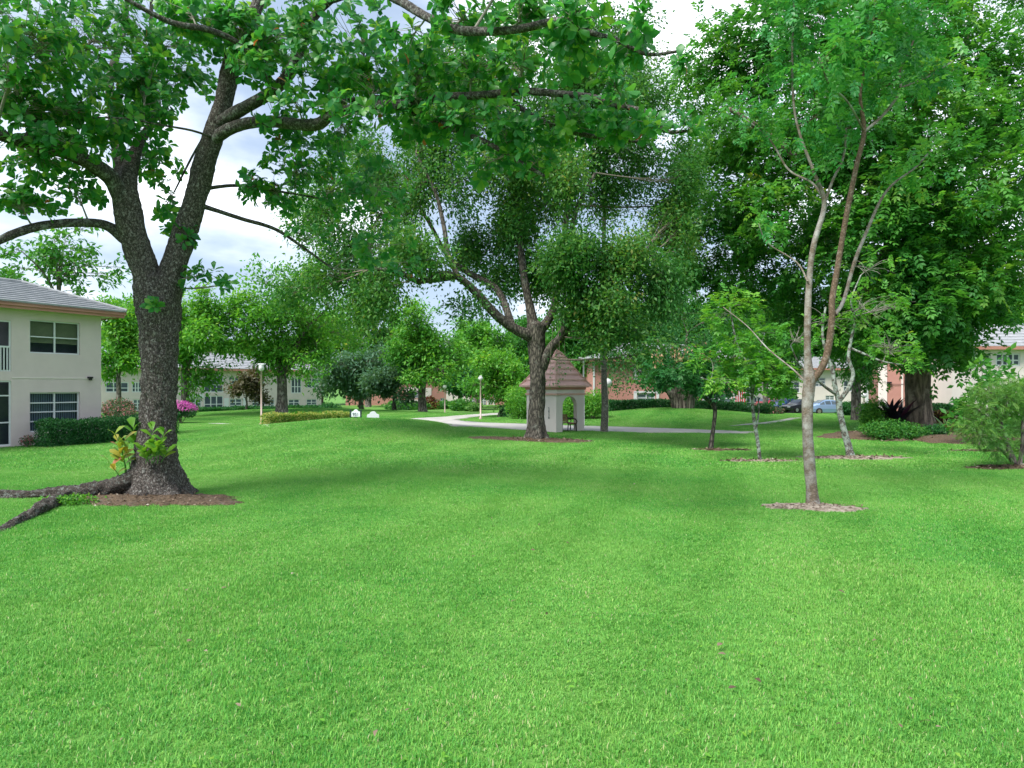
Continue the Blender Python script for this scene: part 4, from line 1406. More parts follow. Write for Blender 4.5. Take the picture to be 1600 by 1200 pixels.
def flare4(z, an):
    hz = np.clip(z - b4[2], 0, 9)
    return 1 + (0.35 + 0.15 * np.cos(4 * an)) * np.exp(-hz / 0.1)


t4.limb([(1271, 800, 0, 20), (1270, 780, 0, 20), (1265, 730, 0, 20.5), (1262, 680, 0, 19), (1262, 630, 0, 20), (1265, 592, 0, 22), (1263, 572, 0, 15), (1262, 552, 0, 12)], sides=28, step=0.05, flare=flare4, knob=0.02)
k4 = dict(sides=16, step=0.08, knob=0.025)
t4.limb([(1264, 600, 0, 19), (1262, 560, 0, 13), (1262, 500, 0, 12), (1265, 430, 0.1, 11), (1272, 380, 0.1, 10), (1288, 318, 0.2, 9), (1272, 270, 0.2, 6), (1250, 210, 0.3, 5), (1240, 160, 0.3, 4.5), (1238, 80, 0.3, 4), (1241, 0, 0.3, 3.5), (1243, -90, 0.3, 2.5)], **k4)
t4.flush(M['bark_young'], 'trunk')
t4.limb([(1268, 597, 0, 14), (1284, 575, -0.1, 12.5), (1294, 545, -0.15, 12), (1300, 495, -0.2, 11.5), (1300, 470, -0.2, 11), (1310, 410, -0.2, 10), (1322, 340, -0.3, 9.5), (1338, 260, -0.4, 8.5), (1350, 206, -0.4, 8), (1344, 150, -0.5, 5.5), (1352, 100, -0.5, 4.5), (1364, 40, -0.6, 3.5), (1372, -60, -0.6, 2.5)], **k4)
t4.flush(M['bark_rust'], 'stem')
k4s = dict(sides=8, step=0.12, knob=0.02)
t4.limb([(1304, 492, -0.2, 8), (1318, 470, 0.1, 7), (1335, 410, 0.3, 7), (1355, 360, 0.4, 6), (1375, 315, 0.5, 5.5), (1395, 288, 0.6, 4.5), (1430, 262, 0.7, 4), (1450, 240, 0.8, 3)], **k4s)
t4.limb([(1288, 318, 0.2, 6), (1302, 280, 0.3, 5), (1318, 245, 0.4, 4.5), (1322, 200, 0.5, 3.5)], **k4s)
t4.limb([(1288, 312, 0.2, 5), (1268, 285, 0.6, 4.5), (1232, 265, 1.0, 4), (1200, 215, 1.4, 3), (1150, 175, 1.8, 2)], **k4s)
t4.limb([(1351, 205, -0.4, 6), (1380, 180, -0.3, 5.5), (1408, 140, -0.2, 5), (1405, 115, -0.2, 4), (1425, 70, -0.1, 3.2), (1440, 20, 0, 2.4)], **k4s)
t4.limb([(1408, 137, -0.2, 3.5), (1450, 120, 0.2, 2.8), (1490, 95, 0.5, 2)], **k4s)
t4.limb([(1350, 205, -0.4, 4), (1325, 160, -0.8, 3.6), (1295, 130, -1.2, 3), (1280, 90, -1.5, 2.2)], **k4s)
t4.limb([(1262, 600, 0, 4), (1240, 578, 0.4, 3.2), (1200, 545, 0.9, 2.8), (1168, 510, 1.4, 2.2), (1130, 480, 1.8, 2)], **k4s)
t4.limb([(1262, 440, 0, 3.4), (1245, 410, 0.3, 3), (1200, 380, 0.6, 2.4), (1185, 350, 0.7, 2)], **k4s)
t4.trunk(M['bark_young'], 'side_limbs')
BL4 = [(1240, 30, 0.3, 44, 40, 0.8, 14), (1240, 110, 0.3, 40, 36, 0.7, 10), (1290, 90, -1.2, 40, 36, 0.7, 12), (1330, 60, -0.6, 44, 40, 0.8, 14), (1370, 30, -0.6, 44, 40, 0.8, 14), (1430, 50, 0, 44, 40, 0.8, 14), (1460, 110, 0.3, 40, 30, 0.7, 10), (1390, 130, -0.2, 40, 30, 0.7, 8),
       (1330, 200, 0.5, 30, 26, 0.6, 6), (1190, 200, 1.4, 40, 30, 0.7, 7), (1430, 260, 0.8, 30, 26, 0.6, 6), (1160, 170, 1.8, 30, 26, 0.6, 5), (1300, 250, 0.4, 30, 26, 0.5, 4), (1240, -60, 0.3, 70, 50, 1.0, 12), (1370, -70, -0.5, 80, 50, 1.0, 12), (1190, 350, 0.7, 24, 20, 0.5, 3), (1280, 180, 0, 36, 30, 0.6, 6)]
tp, td, tb = t4.grow([t4.blob(*b) for b in BL4], sag=0.04, twig_r=0.006, shell=2)
t4.branches(M['bark_rust'])
t4.cluster(tp, td, tb, 10, 0.2, 0.26, M['leaf_young'], 'spray', up=0.75, droop=0.25, bright=0.3)
# a few loose sprigs of the forked tree hanging in front of the kiosk roof
sg = []
for px, py in ((862, 560), (868, 575), (874, 570), (880, 585), (858, 590), (872, 598), (866, 553), (885, 578), (860, 604)):
    sg.append(P(px, py, 30.6) + rng.normal(size=(7, 3)) * np.array([0.1, 0.1, 0.12]))
sg = np.vstack(sg)
tag(link('sprigs', leaf_mesh('sprigs', sg - b2, rdir(len(sg)) - np.array([0, 0, 0.6]), rdir(len(sg)), np.full(len(sg), 0.12), 0.4 * rng.random(len(sg)), 'small'), M['leaf_olive'], t2.o), kind='stuff')
tops = np.array([P(px, 505 + 6 * rng.random(), 31.0) for px in (864, 872, 881)])
bots = np.array([P(px, py, 30.6) for px, py in ((860, 604), (873, 600), (885, 580))])
V, Q, _ = twigs_np(tops, bots, np.full(3, 0.012), np.full(3, 0.004), 0.02, 4, 5)
tag(link('hanging_twigs', np_mesh('hanging_twigs', V - b2, [Q]), M['twig'], t2.o), kind='stuff')
# ------------------------------------------------------------------ buildings
def wall_open(mb, x0, x1, z0, z1, holes, y=0.0, depth=0.14):
    """wall face at local y with rectangular openings and their reveals"""
    xs = sorted({x0, x1, *[h[0] for h in holes], *[h[1] for h in holes]})
    zs = sorted({z0, z1, *[h[2] for h in holes], *[h[3] for h in holes]})
    xs = [x for x in xs if x0 <= x <= x1]
    zs = [z for z in zs if z0 <= z <= z1]
    for i in range(len(xs) - 1):
        for j in range(len(zs) - 1):
            cx_, cz_ = (xs[i] + xs[i + 1]) / 2, (zs[j] + zs[j + 1]) / 2
            if any(h[0] < cx_ < h[1] and h[2] < cz_ < h[3] for h in holes):
                continue
            mb.poly([(xs[i], y, zs[j]), (xs[i + 1], y, zs[j]), (xs[i + 1], y, zs[j + 1]), (xs[i], y, zs[j + 1])])
    for a, b, c, d in holes:
        mb.poly([(a, y, c), (a, y + depth, c), (b, y + depth, c), (b, y, c)])
        mb.poly([(a, y, d), (b, y, d), (b, y + depth, d), (a, y + depth, d)])
        mb.poly([(a, y, c), (a, y, d), (a, y + depth, d), (a, y + depth, c)])
        mb.poly([(b, y, c), (b, y + depth, c), (b, y + depth, d), (b, y, d)])
    return mb


def window(parent, x0, x1, z0, z1, cols, rows, y=0.09, fr=0.05, glass='glass', blind=None, name='window', frame='white', rowz=None):
    """frame with mullions > one pane object per light, optional blind"""
    fm = MB()
    d0, d1 = y - 0.02, y + 0.04
    fm.box(x0, x0 + fr, d0, d1, z0, z1).box(x1 - fr, x1, d0, d1, z0, z1)
    fm.box(x0 + fr, x1 - fr, d0, d1, z0, z0 + fr).box(x0 + fr, x1 - fr, d0, d1, z1 - fr, z1)
    xe = [x0 + fr + (x1 - x0 - 2 * fr) * i / cols for i in range(cols + 1)]
    ze = rowz or [z0 + fr + (z1 - z0 - 2 * fr) * j / rows for j in range(rows + 1)]
    rows = len(ze) - 1
    hb = fr * 0.45
    for i in range(1, cols):
        fm.box(xe[i] - hb * 1.3, xe[i] + hb * 1.3, d0 - 0.004, d1 + 0.004, z0 + fr * 0.9, z1 - fr * 0.9)
    for j in range(1, rows):
        fm.box(x0 + fr * 0.9, x1 - fr * 0.9, d0 + 0.004, d1 - 0.004, ze[j] - hb, ze[j] + hb)
    w = fm.build(name, M[frame], parent)
    for i in range(cols):
        for j in range(rows):
            MB().poly([(xe[i], y + 0.012, ze[j]), (xe[i + 1], y + 0.012, ze[j]), (xe[i + 1], y + 0.012, ze[j + 1]), (xe[i], y + 0.012, ze[j + 1])]).build('pane', M[glass], w)
    if blind:
        kind, m_, lo = blind
        bm_ = MB()
        if kind == 'h':
            nz = int((z1 - lo) / 0.05)
            for k in range(nz):
                z = z1 - 0.05 * (k + 1)
                bm_.poly([(x0, y + 0.10, z), (x1, y + 0.10, z), (x1, y + 0.13, z + 0.046), (x0, y + 0.13, z + 0.046)])
        else:
            nx_ = int((x1 - x0) / 0.09)
            for k in range(nx_):
                x = x0 + 0.09 * k
                bm_.poly([(x, y + 0.10, lo), (x + 0.082, y + 0.14, lo), (x + 0.082, y + 0.14, z1), (x, y + 0.10, z1)])
        bm_.build('blind', M[m_], w)
    return w


class Facade:
    """building whose front wall runs through two points at known depth; local x along it, local -y outward"""
    def __init__(s, name, label, pxa, Da, pxb, Db, zg, cat='building'):
        a = np.array([(pxa - 800) / F * Da, Da])
        b = np.array([(pxb - 800) / F * Db, Db])
        s.a, s.u = a, (b - a) / np.linalg.norm(b - a)
        s.L = np.linalg.norm(b - a)
        s.ang = math.atan2(s.u[1], s.u[0])
        s.zg = zg
        s.o = empty(name, (a[0], a[1], zg), s.ang, label, cat)

    def x(s, px):
        k = (px - 800) / F
        return (k * s.a[1] - s.a[0]) / (s.u[0] - k * s.u[1])

    def z(s, px, py):
        t = s.x(px)
        D = s.a[1] + t * s.u[1]
        return CZ + (HY - py) / F * D - s.zg

    def rect(s, x0, y0, x1, y1):
        m_ = (x0 + x1) / 2
        return (s.x(x0), s.x(x1), s.z(m_, y1), s.z(m_, y0))


def hip_roof(parent, x0, x1, y0, y1, ze, rise, m, courses=10, ov=0.6, thick=0.075, hipm=None):
    """hip roof of stepped tile courses; each course of the front and end slopes is a piece"""
    X0, X1, Y0, Y1 = x0 - ov, x1 + ov, y0 - ov, y1 + ov
    half = (Y1 - Y0) / 2
    ym = (Y0 + Y1) / 2
    root = MB()
    root.poly([(X0, Y0, ze - 0.03), (X1, Y0, ze - 0.03), (X1 - half, ym, ze + rise - 0.05), (X0 + half, ym, ze + rise - 0.05)])
    root.poly([(X1, Y1, ze - 0.03), (X0, Y1, ze - 0.03), (X0 + half, ym, ze + rise - 0.05), (X1 - half, ym, ze + rise - 0.05)])
    root.poly([(X1, Y0, ze - 0.03), (X1, Y1, ze - 0.03), (X1 - half, ym, ze + rise - 0.05)])
    root.poly([(X0, Y1, ze - 0.03), (X0, Y0, ze - 0.03), (X0 + half, ym, ze + rise - 0.05)])
    r = root.build('roof', m, parent)
    for k in range(courses):
        t0, t1 = k / courses, (k + 1.12) / courses
        t1 = min(t1, 1.0)
        za, zb = ze + rise * t0 + thick, ze + rise * t1 + 0.008
        ya, yb = Y0 + half * t0, Y0 + half * t1
        a0, a1 = X0 + half * t0, X1 - half * t0
        b0, b1 = X0 + half * t1, X1 - half * t1
        MB().hexa([(a0, ya, za - thick), (a1, ya, za - thick), (b1, yb, zb - 0.02), (b0, yb, zb - 0.02), (a0, ya, za), (a1, ya, za), (b1, yb, zb), (b0, yb, zb)]).build('roof_course', m, r)
        MB().hexa([(a1 + 0.003, ya, za - thick - 0.003), (a1 + 0.003, Y1 - half * t0, za - thick - 0.003), (b1, Y1 - half * t1, zb - 0.02), (b1, yb, zb - 0.02), (a1 + 0.003, ya, za - 0.003), (a1 + 0.003, Y1 - half * t0, za - 0.003), (b1, Y1 - half * t1, zb - 0.003), (b1, yb, zb - 0.003)]).build('roof_course', m, r)
    MB().tube([(X1, Y0, ze + thick), (X1 - half, ym, ze + rise + 0.02)], 0.09, 8).tube([(X0 + half, ym, ze + rise + 0.02), (X1 - half, ym, ze + rise + 0.02)], 0.09, 8).build('ridge_cap', m, r)
    return r


# near cream house on the left
A_ = Facade('apartment_house', 'nearest cream two-storey house with grey tiled roof at far left', 0, 28.0, 158, 31.56, 0.0)
L = A_.L
xl = -7.0
w_up = A_.rect(46.5, 502, 125, 553)
w_lo = A_.rect(46.5, 613, 125, 665)
w_lo = (w_up[0], w_up[1], 0.58, w_lo[3])
px1 = A_.x(17.5)
holes = [w_up, w_lo, (px1 - 3.2, px1, 3.12, 5.2), (px1 - 3.2, px1, 0.08, 2.74)]
mb = wall_open(MB(), xl, L, -0.3, 5.72, holes, 0, 0.22)
mb.poly([(L, 0, -0.3), (L, 4.6, -0.3), (L, 4.6, 5.72), (L, 0, 5.72)])
mb.poly([(xl, 4.6, -0.3), (xl, 0, -0.3), (xl, 0, 5.72), (xl, 4.6, 5.72)])
mb.poly([(L, 4.6, -0.3), (xl, 4.6, -0.3), (xl, 4.6, 5.72), (L, 4.6, 5.72)])
mb.build('wall', M['stucco'], A_.o)
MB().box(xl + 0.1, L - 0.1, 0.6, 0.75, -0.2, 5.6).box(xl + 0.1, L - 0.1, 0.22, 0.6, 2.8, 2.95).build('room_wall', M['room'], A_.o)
MB().box(px1 + 0.02, L - 0.3, -0.022, -0.002, 2.845, 2.885).build('floor_line', M['stucco_white'], A_.o)
MB().box(L - 0.62, L - 0.44, -0.16, -0.004, 2.86, 2.94).box(L - 0.58, L - 0.48, -0.14, -0.05, 2.78, 2.86).build('wall_light', M['black'], A_.o)
zm = (w_up[2] + w_up[3]) / 2 - 0.02
window(A_.o, *w_up, 2, 2, y=0.1, fr=0.055, blind=('h', 'blind_green', zm - 0.25))
window(A_.o, *w_lo, 2, 4, y=0.12, fr=0.055, blind=('v', 'blind_blue', w_lo[2]))
# screened porches, with railing upstairs
for (z0, z1, up) in ((3.12, 5.2, True), (0.08, 2.74, False)):
    rz = [z0 + 0.05, z0 + 1.0, z1 - 0.05] if up else [z0 + 0.05, z0 + 0.95, z0 + 2.05, z1 - 0.05]
    pw = window(A_.o, px1 - 3.2, px1, z0, z1, 5, 2, y=0.06, fr=0.06, glass='glass', name='porch_screen', rowz=rz)
    if up:
        MB().box(px1 - 3.14, px1 - 0.06, -0.012, 0.03, z0 + 0.97, z0 + 1.04).build('handrail', M['white'], A_.o)
        for k in range(26):
            x = px1 - 0.15 - 0.115 * k
            MB().box(x - 0.02, x + 0.02, -0.01, 0.028, z0 + 0.06, z0 + 0.97).build('baluster', M['white'], A_.o)
# eaves: soffit, fascia, gutter, roof
xe = A_.x(158) + 0.74
MB().box(xl - 0.6, L + 0.7, -0.53, 5.2, 5.70, 5.74).build('soffit', M['soffit'], A_.o)
MB().box(xl - 0.6, L + 0.74, -0.58, -0.532, 5.66, 5.86).box(L + 0.702, L + 0.74, -0.531, 5.2, 5.66, 5.86).build('fascia', M['trim_salmon'], A_.o)
MB().box(xl - 0.6, L + 0.78, -0.66, -0.582, 5.86, 5.93).box(xl - 0.6, L + 0.78, -0.645, -0.583, 5.78, 5.858).build('gutter', M['trim_salmon'], A_.o)
hip_roof(A_.o, xl, L + 0.1, 0, 4.6, 5.92, 1.22, M['tile_grey'], courses=11, ov=0.68)

# long cream block behind
B_ = Facade('apartment_block', 'long cream two-storey apartment block behind the left trees', 150, 74.0, 502, 94.0, -0.45)
zf = B_.z(335, 614.5)
ze = B_.z(330, 578.5)
wins = [('p', (165, 597, 201, 613)), ('p', (206, 597, 222, 613)), ('w', (296, 588, 312, 606)), ('p', (319, 585.5, 349, 613)), ('w', (358, 588, 376, 606)), ('w', (397, 588, 413, 606)), ('p', (455, 590, 471, 614.5)), ('w', (480, 591, 495, 606)),
        ('w', (170, 624, 190, 641)), ('w', (208, 624, 222, 641)), ('w', (296, 623, 315, 641)), ('p', (319, 618.5, 349, 641)), ('w', (359, 623, 378, 639)), ('w', (394, 623, 414, 639)), ('d', (422, 624, 429, 641)), ('w', (451, 624, 468, 638)), ('w', (479, 623.5, 495, 637.5))]
hs = [B_.rect(*r) for _, r in wins]
mb = wall_open(MB(), 0, B_.L, -0.5, ze, hs, 0, 0.18)
mb.poly([(B_.L, 0, -0.5), (B_.L, 9, -0.5), (B_.L, 9, ze), (B_.L, 0, ze)])
mb.poly([(0, 9, -0.5), (0, 0, -0.5), (0, 0, ze), (0, 9, ze)])
mb.build('wall', M['stucco'], B_.o)
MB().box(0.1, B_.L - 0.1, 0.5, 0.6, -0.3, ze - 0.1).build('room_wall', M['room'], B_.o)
for (kd, _), hh_ in zip(wins, hs):
    if kd == 'w': window(B_.o, *hh_, 2, 3, y=0.08, fr=0.09, glass='glass_far')
    elif kd == 'p': window(B_.o, *hh_, 3, 2, y=0.06, fr=0.1, glass='screen', name='porch_screen', rowz=[hh_[2] + 0.1, hh_[2] + (hh_[3] - hh_[2]) * 0.42, hh_[3] - 0.1])
    else: window(B_.o, *hh_, 1, 2, y=0.05, fr=0.1, glass='glass_far', name='door')
for r in ((290, 615.5, 318, 622), (350, 622, 357.5, 641), (379.5, 622, 384, 641)):
    q_ = B_.rect(*r)
    MB().box(q_[0], q_[1], -0.06, -0.003, q_[2], q_[3]).build('shutter', M['white'], B_.o)
MB().box(-0.4, B_.L + 0.6, -0.75, -0.68, ze - 0.08, ze + 0.22).build('fascia', M['trim_salmon'], B_.o)
MB().box(-0.4, B_.L + 0.6, -0.679, 9.5, ze + 0.01, ze + 0.05).build('soffit', M['soffit'], B_.o)
hip_roof(B_.o, 0, B_.L, 0, 9, ze + 0.2, 2.0, M['tile_grey'], courses=9, ov=0.75)


def simple_block(name, label, pxa, Da, pxb, Db, zg, zt, wallm, items, roofm='tile_grey', depth=8.0, trims=(), rise=1.6):
    S = Facade(name, label, pxa, Da, pxb, Db, zg)
    hs_ = [S.rect(*r) for _, r in items]
    m_ = wall_open(MB(), 0, S.L, -0.6, zt, hs_, 0, 0.16)
    for x_ in (0, S.L):
        m_.poly([(x_, 0, -0.6), (x_, depth, -0.6), (x_, depth, zt), (x_, 0, zt)])
    m_.build('wall', M[wallm], S.o)
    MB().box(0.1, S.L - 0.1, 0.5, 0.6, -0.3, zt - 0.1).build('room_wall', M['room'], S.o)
    for (kd, _), h_ in zip(items, hs_):
        if kd == 'w': window(S.o, *h_, 2, 3, y=0.07, fr=0.08, glass='glass_far')
        elif kd == 'p': window(S.o, *h_, 4, 2, y=0.06, fr=0.12, glass='screen', name='porch_screen', rowz=[h_[2] + 0.1, h_[2] + (h_[3] - h_[2]) * 0.45, h_[3] - 0.1])
    for (r, tm) in trims:
        q = S.rect(*r)
        MB().box(q[0], q[1], -0.07, -0.003, q[2], q[3]).build('trim', M[tm], S.o)
    MB().box(-0.5, S.L + 0.5, -0.72, -0.66, zt - 0.06, zt + 0.2).build('fascia', M['trim_salmon'], S.o)
    MB().box(-0.5, S.L + 0.5, -0.659, depth + 0.4, zt + 0.01, zt + 0.05).build('soffit', M['soffit'], S.o)
    hip_roof(S.o, 0, S.L, 0, depth, zt + 0.18, rise, M[roofm], courses=8, ov=0.7)
    return S


simple_block('salmon_house', 'salmon pink house with white-framed windows behind the fig tree', 927, 62, 1152, 64, 0.05, 4.75, 'salmon',
             [('w', (996, 615, 1024, 634)), ('w', (1104, 615, 1144, 636)), ('w', (998, 572, 1024, 590)), ('w', (1106, 572, 1144, 590))],
             trims=[((990, 612, 995, 645), 'white'), ((1025.5, 612, 1029.5, 645), 'white'), ((990.5, 611, 1029, 614.2), 'white'), ((1097, 612, 1103, 645), 'white'), ((1145, 610, 1150, 645), 'white'), ((990, 568, 996, 594), 'white'), ((926.5, 560, 929, 645), 'white')])
simple_block('pink_house', 'far pink house between the trees beyond the drive', 540, 108, 815, 112, -0.6, 5.0, 'salmon',
             [('w', (676, 624, 686, 633)), ('w', (688, 622, 696, 633)), ('w', (735, 622, 741, 632)), ('w', (752, 622, 760, 634)), ('w', (764, 623, 770, 632)), ('w', (640, 613, 654, 622))],
             trims=[((630, 624, 657, 628), 'stucco_white'), ((630, 628.4, 662, 636), 'stucco_white'), ((660, 606, 674, 640), 'stucco_white'), ((697, 606, 734, 640), 'stucco_white'), ((761, 606, 763, 640), 'white'), ((771, 606, 773, 640), 'white'), ((632, 605, 657, 612), 'stucco_white')])
simple_block('porch_house', 'white house with screened porches behind the parked cars', 1158, 88, 1372, 92, -0.5, 5.2, 'stucco_white',
             [('p', (1166, 600, 1186, 616)), ('p', (1214, 596, 1250, 614)), ('p', (1166, 620, 1190, 636)), ('w', (1290, 618, 1304, 628)), ('w', (1270, 590, 1290, 604)), ('p', (1318, 594, 1345, 612)), ('p', (1216, 620, 1248, 640))],
             trims=[((1196, 580, 1200, 642), 'white'), ((1255, 580, 1258, 642), 'white'), ((1352, 580, 1356, 642), 'white')])
FR = simple_block('salmon_wing', 'salmon wall with pale corner strip beside the giant tree trunk', 1372, 60, 1487, 58, 0.0, 5.6, 'salmon',
                  [('w', (1472, 607, 1482, 632)), ('w', (1472, 566, 1482, 588))],
                  trims=[((1408, 570, 1411, 640), 'stucco_white'), ((1372, 568, 1386, 640), 'stucco_white')], depth=7)
simple_block('white_house', 'white house with pale grey roof at the far right edge', 1487.5, 55.5, 1720, 55.5, 0.0, 5.5, 'stucco_white',
             [('p', (1512, 552, 1548, 572)), ('p', (1556, 552, 1594, 572)), ('w', (1600, 612, 1630, 634))], depth=9, rise=2.3)
# wall lights with their conduit on the salmon wing
for i, px in enumerate((1389, 1456)):
    x_ = FR.x(px)
    z_ = FR.z(px, 598)
    MB().box(x_ - 0.18, x_ + 0.18, -0.3, -0.09, z_ - 0.06, z_ + 0.08).box(x_ - 0.05, x_ + 0.05, -0.2, -0.004, z_ - 0.16, z_ - 0.06).build('wall_light', M['black'], FR.o)
MB().box(FR.x(1389), FR.L - 0.1, -0.1, -0.072, FR.z(1420, 600.6), FR.z(1420, 600)).build('conduit', M['black'], FR.o)

# striped flag hanging by the salmon house
fg = P(1157, 622, 61)
fo = empty('flag', (fg[0], fg[1], h1(fg[0], fg[1])), 0, 'small red and white striped flag beside the salmon house', 'flag')
zb = fg[2] - fo.location.z
MB().tube([(0.42, 0, 0), (0.42, 0, zb + 1.0)], 0.03, 8).build('pole', M['white'], fo)
for k in range(9):
    x0, x1 = -0.45 + 0.096 * k, -0.45 + 0.096 * (k + 1)
    sh = 0.35 * (k / 8.0)
    MB().hexa([(x0, -0.012 - 0.03 * (k % 2), zb - 0.75 + sh * 0.3), (x1, -0.012 - 0.03 * ((k + 1) % 2), zb - 0.75 + sh * 0.3 + 0.02), (x1, 0.012, zb - 0.73 + sh * 0.3), (x0, 0.012, zb - 0.75 + sh * 0.3),
               (x0, -0.012, zb + 0.55 + sh), (x1, -0.012, zb + 0.58 + sh), (x1, 0.012, zb + 0.58 + sh), (x0, 0.012, zb + 0.55 + sh)]).build('stripe', M['red' if k % 2 == 0 else 'white'], fo)

# ------------------------------------------------------------------ kiosk
S_ = 2.26
ka = math.radians(43)
kc = np.array([(869 - 800) / F * 36.9, 36.9])
kz = h1(kc[0] + 0.1, kc[1] + 1.4)
ko = empty('kiosk', (kc[0], kc[1], kz), ka, 'small white arched kiosk with steep pink tiled roof', 'kiosk')
HT, TH = 2.42, 0.26


def arch_wall(mb, axis, pos, out, x0, x1, za, r, H):
    """wall along axis with a round arch; pos is outer plane, thickness goes inward by -out*TH"""
    cx_ = (x0 + x1) / 2
    pts = [(x0, 0.0)]
    na = 20
    arc = [(cx_ - r * math.cos(PI * i / na), za + r * math.sin(PI * i / na)) for i in range(na + 1)]
    def V3(u, z, d):
        p = pos - out * d
        return (u, p, z) if axis == 'x' else (p, u, z)
    for d in (0.0, TH):
        mb.poly([V3(0, -0.2, d), V3(arc[0][0], -0.2, d), V3(arc[0][0], za, d), V3(0, za, d)])
        mb.poly([V3(arc[-1][0], -0.2, d), V3(S_, -0.2, d), V3(S_, za, d), V3(arc[-1][0], za, d)])
        mb.poly([V3(0, za, d), V3(arc[0][0], za, d), V3(arc[0][0], H, d), V3(0, H, d)])
        mb.poly([V3(arc[-1][0], za, d), V3(S_, za, d), V3(S_, H, d), V3(arc[-1][0], H, d)])
        for i in range(na):
            mb.poly([V3(*arc[i], d), V3(*arc[i + 1], d), V3(arc[i + 1][0], H, d), V3(arc[i][0], H, d)])
    rv = [(arc[0][0], -0.2)] + arc + [(arc[-1][0], -0.2)]
    for i in range(len(rv) - 1):
        mb.poly([V3(*rv[i], 0), V3(*rv[i + 1], 0), V3(*rv[i + 1], TH), V3(*rv[i], TH)])


mb = MB()
arch_wall(mb, 'x', 0.0, -1, 0.5, 1.68, 1.36, 0.59, HT)
arch_wall(mb, 'x', S_, 1, 0.5, 1.68, 1.36, 0.59, HT)
arch_wall(mb, 'y', S_, 1, 0.5, 1.68, 1.36, 0.59, HT)
mb.box(0.0, TH, 0.001, S_ - 0.001, -0.2, HT)
mb.build('wall', M['stucco_white'], ko)
for nm, z0, z1, o_, m_ in (('band', 2.0, 2.1, 0.06, 'tile_cap'), ('cornice', 2.30, 2.42, 0.07, 'trim_salmon')):
    MB().box(-o_, S_ + o_, -o_, -0.002, z0, z1).box(-o_, S_ + o_, S_ + 0.002, S_ + o_, z0, z1).box(-o_, -0.002, -0.001, S_ + 0.001, z0, z1).box(S_ + 0.002, S_ + o_, -0.001, S_ + 0.001, z0, z1).build(nm, M[m_], ko)
# bell-cast pyramid roof: every course of every side its own piece
rf = MB().box(-0.18, S_ + 0.18, -0.18, S_ + 0.18, 2.421, 2.47).build('roof', M['tile_pink'], ko)
prof = [(1.40, 2.47), (1.16, 2.80), (0.95, 3.12), (0.75, 3.44), (0.56, 3.76), (0.39, 4.06), (0.22, 4.30), (0.05, 4.44)]
cc = S_ / 2
for k in range(len(prof) - 1):
    (r0, z0), (r1, z1) = prof[k], prof[k + 1]
    r1 -= 0.03
    z1 += 0.02
    for sd in range(4):
        rot = Matrix.Rotation(sd * PI / 2, 3, 'Z')
        pts = [(-r0 - 0.03, -r0 - 0.03, z0 - 0.01), (r0 + 0.03, -r0 - 0.03, z0 - 0.01), (r1, -r1, z1 - 0.05), (-r1, -r1, z1 - 0.05), (-r0 - 0.03, -r0 - 0.03, z0 + 0.07), (r0 + 0.03, -r0 - 0.03, z0 + 0.07), (r1, -r1, z1), (-r1, -r1, z1)]
        MB().hexa([tuple(np.array(rot @ Vector((p[0], p[1] - 0.001 * sd, 0)))[:2] + cc) + (p[2],) for p in pts]).build('roof_course', M['tile_pink'], rf)
for sx, sy in ((-1, -1), (1, -1), (1, 1), (-1, 1)):
    MB().tube([(cc + sx * r, cc + sy * r, z + 0.05) for r, z in prof], [0.06] * len(prof), 8).build('hip_cap', M['tile_cap'], rf)
MB().lathe([(0.0, 0.14), (0.09, 0.12), (0.13, 0.05), (0.12, -0.06), (0.0, -0.08)], 12, (cc, cc, 4.46)).build('finial', M['tile_cap'], rf, smooth=True)


def text(s, size, m, parent, loc, rot, ext=0.008):
    cu = bpy.data.curves.new('number', 'FONT')
    cu.body = s
    cu.size = size
    cu.extrude = ext
    cu.align_x = 'CENTER'
    cu.align_y = 'CENTER'
    cu.materials.append(m)
    tmp = bpy.data.objects.new('number', cu)
    me_ = bpy.data.meshes.new_from_object(tmp)
    bpy.data.objects.remove(tmp)
    o = bpy.data.objects.new('number', me_)
    COL.objects.link(o)
    o.parent = parent
    o.location = loc
    o.rotation_euler = rot
    return o


for k, ch in enumerate('5858'):
    text(ch, 0.19, M['sign_ink'], ko, (-0.012, 0.53, 1.28 - 0.165 * k), (PI / 2, 0, -PI / 2))

# bench inside the kiosk
bp = np.array(P(884, 600, 38.4)[:2])
bo = empty('bench', (bp[0], bp[1], kz), math.radians(-78), 'slatted wooden bench with black iron arms inside the kiosk', 'bench')
for k in range(4):
    MB().box(-0.6, 0.6, -0.02 + 0.115 * k, 0.08 + 0.115 * k, 0.44, 0.47).build('seat_slat', M['bench_wood'], bo, bevel=0.006)
for k in range(4):
    MB().hexa([(-0.6, -0.06 - 0.03 * k, 0.52 + 0.11 * k), (0.6, -0.06 - 0.03 * k, 0.52 + 0.11 * k), (0.6, -0.03 - 0.03 * k, 0.52 + 0.11 * k), (-0.6, -0.03 - 0.03 * k, 0.52 + 0.11 * k),
               (-0.6, -0.085 - 0.03 * k, 0.61 + 0.11 * k), (0.6, -0.085 - 0.03 * k, 0.61 + 0.11 * k), (0.6, -0.055 - 0.03 * k, 0.61 + 0.11 * k), (-0.6, -0.055 - 0.03 * k, 0.61 + 0.11 * k)]).build('back_slat', M['bench_wood'], bo)
for sx in (-0.55, 0.55):
    MB().tube([(sx, -0.05, 0), (sx, -0.02, 0.42), (sx, -0.12, 0.95)], 0.03, 8).tube([(sx, 0.45, 0), (sx, 0.42, 0.42)], 0.03, 8).tube([(sx, -0.02, 0.42), (sx, 0.44, 0.42)], 0.03, 8).tube([(sx, -0.08, 0.68), (sx, 0.2, 0.74), (sx, 0.4, 0.68), (sx, 0.48, 0.55), (sx, 0.44, 0.43)], 0.03, 8).build('arm_frame', M['black'], bo, smooth=True)

